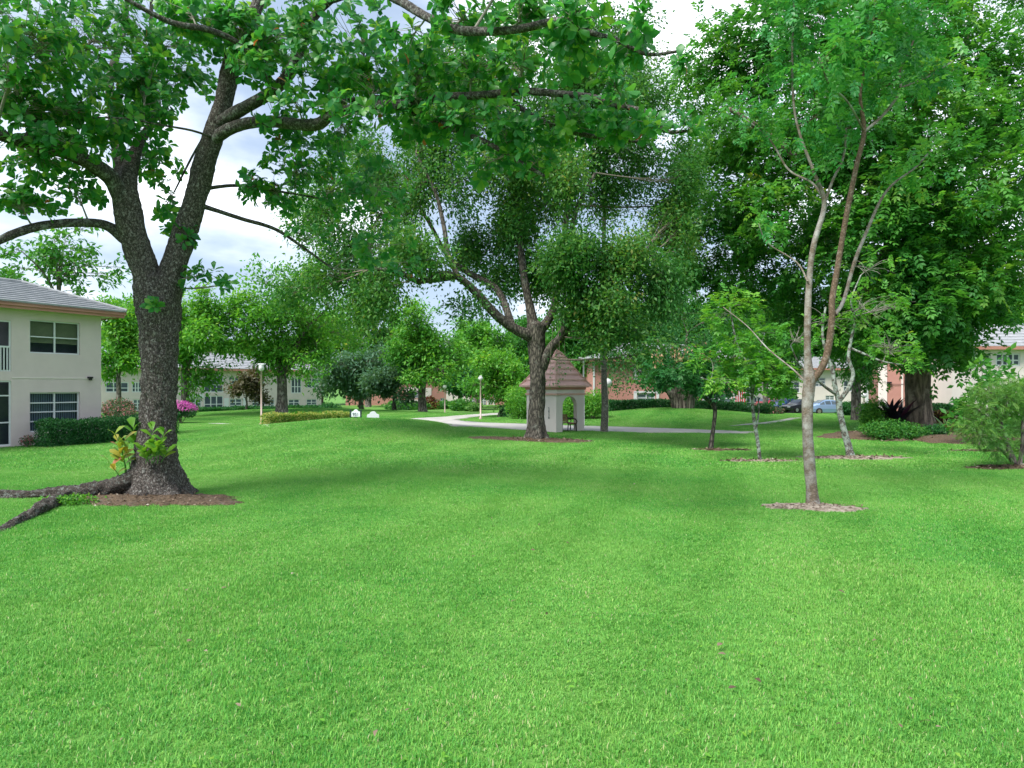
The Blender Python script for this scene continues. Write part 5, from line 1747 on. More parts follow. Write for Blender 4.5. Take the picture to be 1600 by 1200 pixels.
# ------------------------------------------------------------------ lamp posts
def globe_lamp(px, py_top, D, label, r=0.24):
    b = ground(px, D)
    o = empty('globe_lamp', b, 0, label, 'street lamp', 'round globe lamps on posts')
    zt = P(px, py_top, D)[2] - b[2]
    MB().tube([(0, 0, -0.1), (0, 0, zt - r)], [0.055, 0.045], 10).build('post', M['lamp_pole'], o, smooth=True)
    MB().lathe([(0.0, 0), (0.09, 0.0), (0.12, 0.04), (0.08, 0.1), (0.06, 0.1)], 14, (0, 0, zt - r * 1.9)).build('fitter', M['white'], o, smooth=True)
    pr = [(r * math.sin(PI * i / 12), -r * math.cos(PI * i / 12)) for i in range(13)]
    MB().lathe(pr, 20, (0, 0, zt - r * 0.9)).build('globe', M['globe'], o, smooth=True)
    return o


globe_lamp(949.5, 592, 46, 'white globe lamp half hidden behind the slender bare trunk', 0.27)
globe_lamp(695, 601.5, 66, 'white globe lamp on a slim post beside the far drive', 0.19)
globe_lamp(1350, 613.5, 58, 'white globe lamp between the salmon wing and the oak', 0.24)


def head_lamp(px, py_top, D, label, w=0.34, hh=0.42):
    b = ground(px, D)
    o = empty('lamp_post', b, 0, label, 'street lamp', 'tall pink lamp posts')
    zt = P(px, py_top, D)[2] - b[2]
    MB().tube([(0, 0, -0.1), (0, 0, zt - hh)], [0.06, 0.05], 10).build('post', M['lamp_pole'], o, smooth=True)
    MB().tube([(0, 0, -0.02), (0, 0, 0.14)], [0.13, 0.12], 12).build('foot', M['lamp_pole'], o)
    MB().box(-w, w, -w * 0.7, w * 0.7, zt - 0.10, zt).build('lamp_head', M['white'], o, bevel=0.02)
    MB().lathe([(0.07, -0.1), (0.17, 0.0), (0.17, hh * 0.4), (0.15, hh - 0.1)], 12, (0, 0, zt - hh)).build('diffuser', M['globe'], o, smooth=True)
    return o


head_lamp(408.5, 568, 44, 'pink lamp post with flat white head above the yellow hedge', 0.2, 0.38)
head_lamp(751, 587, 52.5, 'pink lamp post without globe beside the curve of the drive', 0.1, 0.25)
lp_ = ground(912, 44)
lo_ = empty('flood_lamp', lp_, 0, 'pale post with twin floodlights rising behind the kiosk roof', 'street lamp')
zt = P(912, 563, 44)[2] - lp_[2]
MB().tube([(0, 0, -0.1), (0, 0, zt)], [0.06, 0.05], 10).build('post', M['white'], lo_, smooth=True)
MB().box(-0.24, 0.18, -0.03, 0.03, zt, zt + 0.05).build('crossbar', M['white'], lo_)
for sx in (-0.2, 0.13):
    MB().hexa([(sx - 0.13, -0.14, zt + 0.04), (sx + 0.13, -0.14, zt + 0.04), (sx + 0.11, 0.12, zt + 0.09), (sx - 0.11, 0.12, zt + 0.09), (sx - 0.13, -0.17, zt + 0.17), (sx + 0.13, -0.17, zt + 0.17), (sx + 0.09, 0.12, zt + 0.2), (sx - 0.09, 0.12, zt + 0.2)]).build('floodlight', M['globe'], lo_)

# ------------------------------------------------------------------ number sign and blank sign on the mound
sb = ground(556, 43.5)
so_ = empty('number_sign', sb, math.radians(-4), 'white arched number sign between two dark posts', 'sign')
k_ = 43.5 / F
zs = lambda py: P(556, py, 43.5)[2] - sb[2]
zt, zb_ = zs(639.5), zs(651)
arch_o = [(-7.2 * k_, zb_), (7.2 * k_, zb_), (7.2 * k_, zs(644.5)), (6 * k_, zs(643))]
arch_o += [(3.6 * k_ * math.cos(a), zs(642.8) + (zt - zs(642.8)) * math.sin(a)) for a in np.linspace(0.1, PI - 0.1, 9)]
arch_o += [(-6 * k_, zs(643)), (-7.2 * k_, zs(644.5))]
MB().prism(arch_o, -0.03, 0.03).build('sign_board', M['sign_white'], so_)
for sx in (-8.3, 8.0):
    MB().box(sx * k_ - 0.04, sx * k_ + 0.04, -0.05, 0.05, -0.3, zs(640)).build('post', M['dark_metal'], so_)
MB().box(-2.6 * k_, 2.6 * k_, -0.025, 0.025, -0.2, zb_ - 0.003).build('stem', M['dark_metal'], so_)
text('951', 0.27, M['sign_ink'], so_, (0, -0.04, zs(647.6)), (PI / 2, 0, 0))
sb2 = ground(583, 43.0)
s2 = empty('blank_sign', sb2, math.radians(6), 'plain pale scalloped sign back beside the number sign', 'sign')
k_ = 43.0 / F
zs = lambda py: P(583, py, 43.0)[2] - sb2[2]
out = [(-9.3 * k_, -0.2), (9.3 * k_, -0.2), (9.4 * k_, zs(649)), (8.6 * k_, zs(647.6)), (5.4 * k_, zs(646.6))]
out += [(4.8 * k_ * math.cos(a), zs(646) + (zs(642.8) - zs(646)) * math.sin(a)) for a in np.linspace(0.15, PI - 0.15, 9)]
out += [(-5.4 * k_, zs(646.6)), (-8.6 * k_, zs(647.6)), (-9.4 * k_, zs(649))]
MB().prism(out, -0.05, 0.05).build('sign_board', M['sign_lav'], s2, bevel=0.012)
MB().box(-9.0 * k_, -8.0 * k_, 0.052, 0.1, -0.3, zs(650)).build('post', M['dark_metal'], s2)
MB().box(8.0 * k_, 9.0 * k_, 0.052, 0.1, -0.3, zs(650)).build('post', M['dark_metal'], s2)


# ------------------------------------------------------------------ parked cars
def car(px, D, rz, col, label, suv=False):
    x = (px - 800) / F * D
    pm, n_, l_, b_ = new_mat('car_paint')
    b_.inputs['Base Color'].default_value = (*col, 1)
    b_.inputs['Roughness'].default_value = 0.3
    b_.inputs['Metallic'].default_value = 0.25
    b_.inputs['Coat Weight'].default_value = 0.6
    b_.inputs['Coat Roughness'].default_value = 0.08
    o = empty('parked_car', (x, D, -0.298), rz, label, 'car', 'cars parked in the bay')
    rh = 0.16 if suv else 0.0
    # stations: x, z_bottom, z_belt, z_roof(or None), half width belt, half width roof
    st = [(-2.28, 0.45, 0.62, 0.64, 0.62, 0.55), (-2.2, 0.3, 0.82, 0.86, 0.78, 0.7), (-1.7, 0.22, 0.93, 0.98, 0.87, 0.76), (-1.35, 0.2, 0.95, 1.12 + rh, 0.89, 0.72), (-0.75, 0.2, 0.95, 1.42 + rh, 0.9, 0.62),
          (-0.1, 0.2, 0.94, 1.47 + rh, 0.9, 0.61), (0.45, 0.2, 0.93, 1.40 + rh, 0.9, 0.62), (1.0, 0.2, 0.91, 1.08 + rh * 0.3, 0.89, 0.7), (1.25, 0.2, 0.89, 0.95, 0.88, 0.74), (1.9, 0.24, 0.78, 0.83, 0.84, 0.7), (2.2, 0.32, 0.66, 0.7, 0.74, 0.62), (2.28, 0.42, 0.55, 0.57, 0.6, 0.52)]
    V = []
    for x_, zb0, zb1, zr, wb, wr in st:
        V += [(x_, -wb * 0.93, zb0), (x_, -wb, (zb0 + zb1) / 2), (x_, -wb * 0.97, zb1), (x_, -wr, zr - 0.03), (x_, -wr * 0.6, zr), (x_, wr * 0.6, zr), (x_, wr, zr - 0.03), (x_, wb * 0.97, zb1), (x_, wb, (zb0 + zb1) / 2), (x_, wb * 0.93, zb0)]
    mb_ = MB()
    mb_.v = V
    for i in range(len(st) - 1):
        for k in range(10):
            k2_ = (k + 1) % 10
            mb_.f.append((i * 10 + k, i * 10 + k2_, (i + 1) * 10 + k2_, (i + 1) * 10 + k))
    mb_.f.append(tuple(range(10)))
    mb_.f.append(tuple((len(st) - 1) * 10 + k for k in reversed(range(10))))
    body = mb_.build('body', pm, o, smooth=False, bevel=0.03)
    def side_pt(i, f, s):
        a = V[i * 10 + 2]
        b = V[i * 10 + 3]
        return (a[0] + (b[0] - a[0]) * f, s * (abs(a[1]) + (abs(b[1]) - abs(a[1])) * f + 0.012), a[2] + (b[2] - a[2]) * f)
    for s in (-1, 1):
        for i0, i1 in ((3, 4), (4, 5), (5, 6), (6, 7)):
            a, b2_ = side_pt(i0, 0.12, s), side_pt(i1, 0.12, s)
            c, d = side_pt(i1, 0.86, s), side_pt(i0, 0.86, s)
            sh = 0.04
            MB().poly([(a[0] + sh, a[1], a[2]), (b2_[0] - sh, b2_[1], b2_[2]), (c[0] - sh, c[1], c[2]), (d[0] + sh, d[1], d[2])]).build('side_window', M['glass_far'], o)
    def cross(i0, i1):
        p = lambda i, s: (V[i * 10 + 4][0], s * abs(V[i * 10 + 3][1]) * 0.92, V[i * 10 + 4][2] + 0.012)
        MB().poly([p(i0, -1), p(i1, -1), p(i1, 1), p(i0, 1)]).build('windscreen', M['glass_far'], o)
    cross(6, 7)
    cross(3, 4)
    for wx in (-1.4, 1.38):
        for s in (-1, 1):
            y0 = s * 0.72
            pr = [(0.20, -0.1), (0.31, -0.1), (0.33, -0.06), (0.33, 0.06), (0.31, 0.1), (0.20, 0.1)]
            w_ = empty('wheel', (wx, s * 0.83, 0.33), 0)
            w_.rotation_euler = (PI / 2, 0, 0)
            w_.parent = o
            MB().lathe(pr, 20).build('tyre', M['tyre'], w_, smooth=True)
            MB().lathe([(0.0, 0.09 * -s * -1), (0.08, 0.1 * s * -1 * -1), (0.2, 0.085 * s * 1)], 14).lathe([(0.0, -0.09), (0.2, -0.085)], 14).lathe([(0.0, 0.09), (0.2, 0.085)], 14).build('rim', M['rim'], w_)
    for s in (-1, 1):
        MB().box(2.1, 2.262, s * 0.6 - 0.14, s * 0.6 + 0.14, 0.6, 0.7).build('headlight', M['lamp_glass'], o, bevel=0.02)
        MB().box(-2.262, -2.12, s * 0.6 - 0.14, s * 0.6 + 0.14, 0.72, 0.84).build('tail_light', M['tail'], o, bevel=0.02)
        MB().box(0.55, 0.72, s * 0.98 - 0.1, s * 0.98 + 0.1, 0.95, 1.08).build('mirror', pm, o, bevel=0.03)
    return o


car(1294, 70, math.radians(4), (0.23, 0.36, 0.58), 'silver-blue sedan parked side-on behind the slim tree')
car(1252, 74, math.radians(200), (0.02, 0.025, 0.03), 'black car parked between the two blue cars')
car(1228, 77, math.radians(205), (0.04, 0.13, 0.36), 'dark blue car at the left of the parked row')
car(1200, 80, math.radians(215), (0.45, 0.03, 0.05), 'red car nearest the flower bushes, partly hidden')
# ------------------------------------------------------------------ hedges, shrubs, planting
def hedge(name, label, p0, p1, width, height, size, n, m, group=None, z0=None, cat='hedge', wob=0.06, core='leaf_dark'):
    """clipped hedge between two ground points: leaf shell over a dense inner leaf mass"""
    p0, p1 = np.array(p0[:2]), np.array(p1[:2])
    u = (p1 - p0)
    Lh = np.linalg.norm(u)
    u = u / Lh
    v = np.array([-u[1], u[0]])
    o = empty(name, (p0[0], p0[1], h1(*p0) if z0 is None else z0), 0, label, cat, group)
    b = np.array([p0[0], p0[1], o.location.z])
    f = rng.random(n)
    area = [Lh * height, Lh * height, Lh * width, width * height, width * height]
    pick = rng.choice(5, n, p=np.array(area) / sum(area))
    s = rng.random(n) * Lh
    t = (rng.random(n) - 0.5) * width
    z = rng.random(n) * height
    nr = np.zeros((n, 3))
    t = np.where(pick == 0, -width / 2, np.where(pick == 1, width / 2, t))
    z = np.where(pick == 2, height, z)
    s = np.where(pick == 3, 0, np.where(pick == 4, Lh, s))
    bump = wob * (np.sin(s * 3.1) + np.sin(s * 7.3 + z * 5) * 0.7 + np.sin(s * 1.3 + 2) * 0.8)
    nv = np.array([-v[0], -v[1], 0])
    nrm = np.where((pick == 0)[:, None], np.array([-v[0], -v[1], 0.25]), np.where((pick == 1)[:, None], np.array([v[0], v[1], 0.25]), np.where((pick == 2)[:, None], np.array([0, 0, 1.0]), np.where((pick == 3)[:, None], np.array([-u[0], -u[1], 0.2]), np.array([u[0], u[1], 0.2])))))
    inset = -np.abs(rng.normal(0, 0.07, n)) + bump * 0.6
    # round off the edges a little
    edge = np.maximum(np.abs(t) / (width / 2), 0) * (z / height) ** 3
    xy = p0 + u * s[:, None] + v * t[:, None]
    gz = hgt(xy[:, 0], xy[:, 1]) if z0 is None else np.full(n, z0)
    pos = np.concatenate([xy, (gz + z - 0.10 * edge)[:, None]], 1) + nrm * inset[:, None]
    nn = nrm * 0.7 + rdir(n) * 0.7
    d = rdir(n) + np.array([0, 0, 0.2])
    r = 0.15 + 0.8 * rng.random(n)
    link('foliage', leaf_mesh('foliage', pos - b, d, nn, size * rng.uniform(0.7, 1.25, n), r, 'small'), m, o)
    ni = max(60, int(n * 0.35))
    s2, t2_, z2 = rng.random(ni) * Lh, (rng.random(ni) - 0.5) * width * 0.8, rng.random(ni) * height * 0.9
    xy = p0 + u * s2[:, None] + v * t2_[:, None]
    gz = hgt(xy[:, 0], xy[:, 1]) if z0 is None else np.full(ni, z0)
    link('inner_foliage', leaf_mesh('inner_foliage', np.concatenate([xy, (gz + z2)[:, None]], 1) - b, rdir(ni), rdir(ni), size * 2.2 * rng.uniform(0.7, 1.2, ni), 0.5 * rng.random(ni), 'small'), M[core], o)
    ns = max(3, int(Lh / 0.8))
    st = MB()
    for k in range(ns):
        q = p0 + u * (k + 0.5) / ns * Lh
        gz1 = (h1(*q) if z0 is None else z0) - b[2]
        st.tube([(q[0] - b[0], q[1] - b[1], gz1 - 0.05), (q[0] - b[0] + 0.04, q[1] - b[1], gz1 + height * 0.7)], [0.025, 0.012], 5)
    st.build('stems', M['twig'], o)
    return o


def shrub(name, label, c, R, n, size, m, tname='small', group=None, cat='shrub', up=0.4, lumps=7, petals=None, stem_m='twig', droop=0.1, base=None):
    """rounded shrub made of leafy lumps on stems"""
    c = np.asarray(c, float)
    R = np.asarray(R, float)
    b = np.array([c[0], c[1], h1(c[0], c[1])]) if base is None else np.asarray(base, float)
    o = empty(name, b, 0, label, cat, group)
    st = MB()
    P_, N_ = [], []
    for k in range(lumps):
        u = rdir(1)[0]
        lc = c + u * R * 0.5 * np.array([1, 1, 0.8])
        lr = R * rng.uniform(0.42, 0.62)
        w = rdir(n // lumps)
        P_.append(lc + w * lr * (rng.random((n // lumps, 1)) ** 0.28))
        N_.append(w)
        e = lc - b
        st.tube([(0.06 * rng.normal(), 0.06 * rng.normal(), -0.05), tuple(e * 0.5 + np.array([0, 0, 0.05])), tuple(e)], [0.03, 0.02, 0.008], 5)
    pos = np.vstack(P_)
    pos[:, 2] = np.maximum(pos[:, 2], hgt(pos[:, 0], pos[:, 1]) + 0.03)
    nr = np.vstack(N_) * 0.6 + rdir(len(pos)) * 0.5
    nr[:, 2] += up
    d = np.vstack(N_) * 0.5 + rdir(len(pos))
    d[:, 2] -= droop
    st.build('stems', M[stem_m], o)
    r = 0.75 * rng.random(len(pos)) + 0.2 * np.repeat(rng.random(lumps), n // lumps)
    link('foliage', leaf_mesh('foliage', pos - b, d, nr, size * rng.uniform(0.65, 1.3, len(pos)), r, tname), m, o)
    if petals:
        cnt, psz, top = petals
        u = rdir(cnt * 3)
        u = u[u[:, 2] > top][:cnt]
        pp = c + u * R * rng.uniform(0.88, 1.1, (len(u), 1))
        link('blossom', leaf_mesh('blossom', pp - b, rdir(len(u)), u + rdir(len(u)) * 0.5, psz * rng.uniform(0.7, 1.3, len(u)), rng.random(len(u)), 'small'), M['petal'], o)
    return o


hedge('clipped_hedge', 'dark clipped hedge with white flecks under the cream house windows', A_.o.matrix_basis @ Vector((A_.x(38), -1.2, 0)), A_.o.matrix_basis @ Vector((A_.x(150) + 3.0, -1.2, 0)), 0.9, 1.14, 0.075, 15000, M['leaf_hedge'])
shrub('small_bush', 'low brown-stemmed bush in the house corner beside the dark hedge', np.array(A_.o.matrix_basis @ Vector((A_.x(30), -0.6, 0.28))), (0.35, 0.3, 0.32), 500, 0.08, M['leaf_bougain'])
hy0, hy1 = G(407, 671), ground(536, 45)
hedge('yellow_hedge', 'low yellow-leaved clipped hedge below the pink lamp post', ground(412, 40.6), ground(548, 44.5), 0.9, 0.80, 0.085, 9000, M['leaf_yellow'], core='leaf_bright')
shrub('bougainvillea', 'bougainvillea bush with bright magenta blossom right of the big trunk', P(284, 645, 47), (1.0, 0.9, 0.75), 5200, 0.11, M['leaf_hedge'], petals=(1000, 0.13, 0.25))
shrub('bougainvillea', 'large faded pink bougainvillea bush between the house and the big trunk', P(180, 645, 45), (1.5, 1.1, 1.25), 8000, 0.11, M['leaf_bougain'])
shrub('bougainvillea', 'small pink flowering bush hugging the left side of the big trunk', P(206, 650, 44), (0.7, 0.7, 0.7), 2500, 0.1, M['leaf_bougain'])
# foundation planting along the long block
for k_, (x0, x1, t_, lb) in enumerate([(304, 360, 643.5, 'dark foundation hedge under the porch of the long cream block'), (366, 391, 642, 'short clipped hedge below the small dark-leaved tree'), (398, 430, 642, 'short hedge beside the door of the long cream block'), (447, 502, 640, 'low hedge at the right end of the long cream block')]):
    a = ground(x0, 78)
    b = ground(x1, 80)
    za = P(x0, t_ - 4.0, 78)[2]
    hedge('foundation_hedge', lb, a, b, 1.2, max(0.5, za - a[2] + 0.15), 0.16, 2600, M['leaf_dark'], 'hedges along the long cream block')
shrub('round_bush', 'round dark bush at the right corner of the long cream block', P(520, 641, 72), (2.0, 1.4, 1.0), 3500, 0.2, M['leaf_dark'])
shrub('round_bush', 'leafy bright green bush behind the left of the kiosk', P(812, 632, 52), (1.6, 1.4, 1.7), 5200, 0.16, M['leaf_bright'])
hedge('kiosk_hedge', 'low clipped hedge running left behind the kiosk', ground(788, 56), ground(836, 54), 1.2, 0.95, 0.14, 3200, M['leaf_hedge'])
shrub('round_bush', 'dense bright bush seen through the kiosk arch', P(898, 629, 49), (1.3, 1.2, 1.45), 5600, 0.15, M['leaf_bright'], lumps=9)
shrub('round_bush', 'dense bright bush between the kiosk and the bare trunk', P(927, 635, 48.5), (1.0, 1.0, 1.35), 4800, 0.15, M['leaf_bright'], lumps=9)
hedge('long_hedge', 'long dark clipped hedge before the salmon house, left of the fig', ground(948, 58), ground(1046, 59), 1.2, 1.0, 0.13, 6500, M['leaf_hedge'])
hedge('long_hedge', 'long dark clipped hedge before the salmon house, right of the fig', ground(1082, 59), ground(1160, 60), 1.2, 1.05, 0.13, 5000, M['leaf_hedge'])
shrub('round_bush', 'dark round bush at the right end of the long hedge', P(1182, 640, 57), (1.6, 1.2, 0.75), 4000, 0.15, M['leaf_dark'])
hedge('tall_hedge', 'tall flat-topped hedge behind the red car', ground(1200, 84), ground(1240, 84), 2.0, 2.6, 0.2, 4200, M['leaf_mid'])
shrub('flower_bush', 'pinkish flowering bush beside the red car', P(1206, 641, 66), (1.2, 1.0, 0.7), 2400, 0.16, M['leaf_bougain'])
shrub('round_bush', 'dark bush between the blue sedan and the oak trunk', P(1322, 641, 60), (1.0, 1.0, 0.95), 3600, 0.16, M['leaf_dark'])
shrub('round_bush', 'dark bush just right of the oak trunk', P(1354, 643, 58), (1.0, 0.9, 0.85), 3000, 0.16, M['leaf_dark'])
# planting in the right-hand bed
shrub('bed_bush', 'airy yellow-green bush left of the giant trunk', P(1368, 646, 38.5), (1.05, 0.9, 1.0), 4000, 0.12, M['leaf_bright'])
shrub('ground_shrub', 'low spreading dark shrub in front of the giant trunk', P(1395, 672, 32.4), (1.8, 0.9, 0.62), 6500, 0.11, M['leaf_mid'], lumps=18)
shrub('ground_shrub', 'low spreading shrub at the right foot of the giant trunk', P(1448, 674, 32.6), (0.95, 0.7, 0.5), 3600, 0.11, M['leaf_dark'], lumps=8)


def strap_plant(name, label, c, n, size, m, spread=0.7, cat='plant', stripe=None, grp=None):
    b = np.array([c[0], c[1], h1(c[0], c[1]) + (c[2] if len(c) > 2 else 0)])
    o = empty(name, b, 0, label, cat, grp)
    TV, TT = TEMPL['strap']
    for i in range(n):
        az = i * 2.4
        el = rng.uniform(0.35, 1.25)
        d = np.array([[math.cos(az) * math.cos(el) * spread, math.sin(az) * math.cos(el) * spread, math.sin(el)]])
        nr = np.array([[-math.cos(az) * 0.6, -math.sin(az) * 0.6, 0.8]])
        s = size * rng.uniform(0.75, 1.15)
        p = np.array([[0.05 * math.cos(az), 0.05 * math.sin(az), 0.0 + (0.3 * rng.random() * size if n > 26 else 0)]])
        link('leaf', leaf_mesh('leaf', p, d, nr, np.array([s]), rng.random(1), 'strap'), m, o)
        if stripe:
            a, bb, cc_ = frames(d, nr)
            V = p + s * (TV[:, 0:1] * a + TV[:, 1:2] * 0.4 * bb + (TV[:, 2:3] + 0.012) * cc_)
            link('leaf_stripe', np_mesh('leaf_stripe', V, [TT], attrs={'rnd': np.full(len(V), rng.random())}), stripe, o.children[-1])
    return o


strap_plant('ti_plant', 'dark purple strap-leaved plant left of the giant trunk', (*ground(1390, 38.5)[:2], 0.3), 40, 1.5, M['leaf_ti'])
strap_plant('ti_plant', 'second dark purple plant with upright blades touching the giant trunk', (*ground(1404, 38.0)[:2], 0.3), 26, 1.7, M['leaf_ti'], spread=0.5)
strap_plant('agave', 'yellow-striped spiky agave right of the giant trunk', (*ground(1480, 35.0)[:2], 0.1), 24, 1.0, M['leaf_agave'], stripe=M['leaf_agave_mid'])
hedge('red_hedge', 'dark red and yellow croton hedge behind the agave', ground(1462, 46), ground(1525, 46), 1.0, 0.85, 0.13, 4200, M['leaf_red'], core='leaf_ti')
hedge('house_hedge', 'clipped green hedge at the foot of the salmon wing', ground(1456, 52), ground(1530, 52), 1.2, 1.2, 0.13, 4200, M['leaf_hedge'])
shrub('ground_shrub', 'bright low ground cover beside the agave', P(1512, 661, 40), (1.2, 0.6, 0.35), 1800, 0.12, M['leaf_bright'])
shrub('ground_shrub', 'small bright green mound right of the agave', P(1536, 660, 40), (0.8, 0.5, 0.4), 1500, 0.12, M['leaf_bright'])

# feathery shrub, right edge
bF = G(1588, 728)
tF = Tree('feathery_shrub', 'light green feathery shrub with crooked stems at the right edge', bF, bF[1], cat='shrub')
kF = dict(sides=8, step=0.1, knob=0.05)
tF.limb([(1590, 735, 0, 9), (1580, 710, 0, 8), (1568, 680, 0, 7), (1560, 650, 0, 6.5), (1550, 630, 0.1, 6), (1545, 605, 0.2, 4)], **kF)
tF.limb([(1585, 725, 0, 6), (1570, 708, -0.3, 4), (1552, 694, -0.5, 3), (1540, 686, -0.6, 2)], **kF)
tF.limb([(1592, 735, 0, 7), (1598, 690, 0, 6), (1600, 650, 0.2, 5), (1610, 620, 0.2, 3)], **kF)
tF.limb([(1568, 680, 0, 5), (1545, 655, -0.3, 4), (1530, 640, -0.5, 3)], **kF)
tF.trunk(M['bark_grey'])
BF = [(1560, 700, -0.6, 24, 14, 0.4, 14), (1575, 620, -0.6, 26, 18, 0.4, 16), (1545, 612, 0, 30, 20, 0.6, 26), (1580, 605, 0.2, 30, 18, 0.6, 26), (1620, 610, 0, 30, 20, 0.6, 20), (1530, 640, -0.3, 26, 20, 0.5, 24), (1575, 635, -0.4, 26, 18, 0.5, 20), (1600, 640, 0.3, 26, 24, 0.5, 18), (1520, 670, -0.6, 26, 20, 0.5, 24), (1550, 680, -0.7, 26, 18, 0.5, 20), (1600, 670, 0.4, 26, 20, 0.5, 14), (1590, 700, 0.4, 24, 14, 0.4, 10), (1630, 680, 0, 26, 40, 0.5, 12)]
tp, td, tb = tF.grow([tF.blob(*b[:6], int(b[6] * 1.35)) for b in BF], sag=0.05, twig_r=0.006)
tF.branches(M['twig'])
tF.cluster(tp, td, tb, 10, 0.13, 0.2, M['leaf_feather'], 'fine', up=0.85, droop=0.1, name='foliage', bright=0.25, flat=0.6)
auto_tree('leafy_tree', 'young round-leaved green tree behind the feathery shrub', 1532, 700, 29, (1480, 560, 1620, 680), 5, M['leaf_mid'], M['bark_grey'], nb=14, tips=10, k=9, size=0.2, rs=0.22, up=0.5)

# ------------------------------------------------------------------ three thin young trees and the fig
b5 = G(1111, 702)
t5 = Tree('bent_tree', 'slender dark tree with bent trunk and rusty seed pods', b5, b5[1])
k5 = dict(sides=10, step=0.12, knob=0.04)
t5.limb([(1110, 706, 0, 9), (1113, 680, 0, 7), (1117, 650, 0, 6.5), (1116, 636, 0, 6.5), (1106, 625, 0, 6), (1090, 612, -0.2, 5), (1070, 598, -0.4, 4), (1050, 580, -0.6, 3)], **k5)
t5.limb([(1116, 634, 0, 5), (1124, 610, 0.3, 4), (1130, 585, 0.5, 3), (1125, 560, 0.6, 2)], **k5)
t5.limb([(1098, 618, -0.1, 4), (1085, 590, 0.3, 3.2), (1080, 565, 0.5, 2.5)], **k5)
t5.trunk(M['bark_olive'])
B5 = [(1050, 575, -0.6, 36, 24, 0.9, 20), (1085, 590, 0, 34, 22, 0.9, 22), (1110, 580, 0.4, 34, 26, 0.9, 22), (1080, 560, 0.4, 36, 22, 0.9, 20), (1030, 588, -0.6, 24, 14, 0.7, 8), (1122, 600, 0.2, 26, 16, 0.7, 10)]
tp, td, tb = t5.grow([t5.blob(*b) for b in B5], twig_r=0.006)
t5.branches(M['twig'])
t5.cluster(tp, td, tb, 9, 0.16, 0.34, M['leaf_dark'], 'spray', up=0.7, droop=0.3)
pc_ = np.vstack([P(1028, 560, 26.2) + rng.normal(size=(26, 3)) * 0.16, P(1062, 553, 26.4) + rng.normal(size=(44, 3)) * 0.2, P(1096, 553, 26.4) + rng.normal(size=(30, 3)) * 0.17])
me = leaf_mesh('seed_pods', pc_ - b5, rdir(len(pc_)) - np.array([0, 0, 1.2]), rdir(len(pc_)), np.full(len(pc_), 0.13), rng.random(len(pc_)), 'small')
tag(link('seed_pods', me, M['pods'], t5.o), kind='stuff')

b6 = G(1187, 719)
t6 = Tree('pale_tree', 'thin pale-stemmed tree with yellow-green sprays, left of the slim tree', b6, b6[1])
t6.limb([(1188, 722, 0, 6), (1184, 690, 0, 5.5), (1178, 655, 0, 5.5), (1175, 620, 0, 5), (1176, 600, 0, 4.5), (1165, 570, 0.1, 3.5), (1150, 530, 0.2, 3), (1140, 480, 0.3, 2)], **k5)
t6.limb([(1182, 668, 0, 3), (1186, 640, 0, 2.6), (1184, 620, 0, 2)], **k5)
t6.limb([(1176, 606, 0, 3.4), (1195, 585, -0.2, 3), (1215, 565, -0.4, 2)], **k5)
t6.limb([(1175, 612, 0, 3), (1150, 600, -0.2, 2.6), (1120, 598, -0.4, 2.2), (1095, 590, -0.6, 1.6)], **k5)
t6.limb([(1172, 590, 0, 3), (1185, 555, 0.3, 2.6), (1195, 520, 0.5, 2)], **k5)
t6.trunk(M['bark_lichen'])
B6 = [(1130, 590, -0.4, 34, 16, 0.6, 10), (1170, 570, 0, 34, 18, 0.7, 14), (1210, 575, -0.4, 30, 16, 0.6, 12), (1185, 590, -0.3, 30, 14, 0.6, 10), (1150, 530, 0.2, 34, 26, 0.8, 14), (1195, 520, 0.5, 34, 26, 0.8, 12), (1130, 490, 0.3, 30, 26, 0.8, 10), (1160, 475, 0.5, 34, 24, 0.8, 8), (1215, 600, -0.3, 24, 14, 0.5, 8), (1110, 560, -0.2, 24, 20, 0.6, 6)]
tp, td, tb = t6.grow([t6.blob(*b) for b in B6], twig_r=0.005)
t6.branches(M['twig_pale'])
t6.cluster(tp, td, tb, 9, 0.15, 0.3, M['leaf_lime'], 'spray', up=0.85, droop=0.15)

b7 = G(1326, 714)
t7 = Tree('lichen_tree', 'leaning tree with white lichen bark and bare tangled grey branches', b7, b7[1])
t7.limb([(1330, 718, 0, 16), (1326, 700, 0, 11), (1318, 670, 0, 9.5), (1312, 640, 0, 9), (1310, 620, 0, 9)], sides=16, step=0.06, knob=0.04)
t7.limb([(1311, 630, 0, 8), (1304, 600, 0, 7), (1300, 575, 0.1, 6.5), (1292, 555, 0.2, 5), (1285, 520, 0.3, 4), (1290, 480, 0.4, 3)], **k5)
t7.limb([(1312, 625, 0, 7), (1325, 608, 0, 6.5), (1333, 585, 0, 6), (1326, 560, 0, 5.5), (1330, 530, 0, 4.5), (1336, 500, 0, 3.6), (1330, 470, 0, 3), (1345, 430, 0, 2)], **k5)
t7.limb([(1309, 618, 0, 5), (1290, 605, -0.2, 4.6), (1276, 592, -0.3, 4), (1250, 570, -0.5, 2.6), (1235, 540, -0.6, 2)], **k5)
t7.limb([(1331, 545, 0, 4), (1355, 555, -0.3, 3.4), (1380, 565, -0.5, 3), (1410, 570, -0.7, 2.2)], **k5)
t7.trunk(M['bark_lichen'])
B7 = [(1300, 500, 0.3, 50, 40, 1, 18), (1350, 480, 0, 50, 40, 1, 18), (1390, 540, -0.5, 40, 26, 0.8, 18), (1250, 530, -0.4, 30, 30, 0.8, 12), (1420, 560, -0.7, 24, 14, 0.6, 10), (1360, 420, 0, 40, 30, 0.8, 10), (1400, 480, -0.2, 36, 24, 0.8, 12)]
tp, td, tb = t7.grow([t7.blob(*b[:6], int(b[6] * 1.9)) for b in B7], twig_r=0.013, sag=0.14)
t7.branches(M['twig_pale'], 'bare_branches')
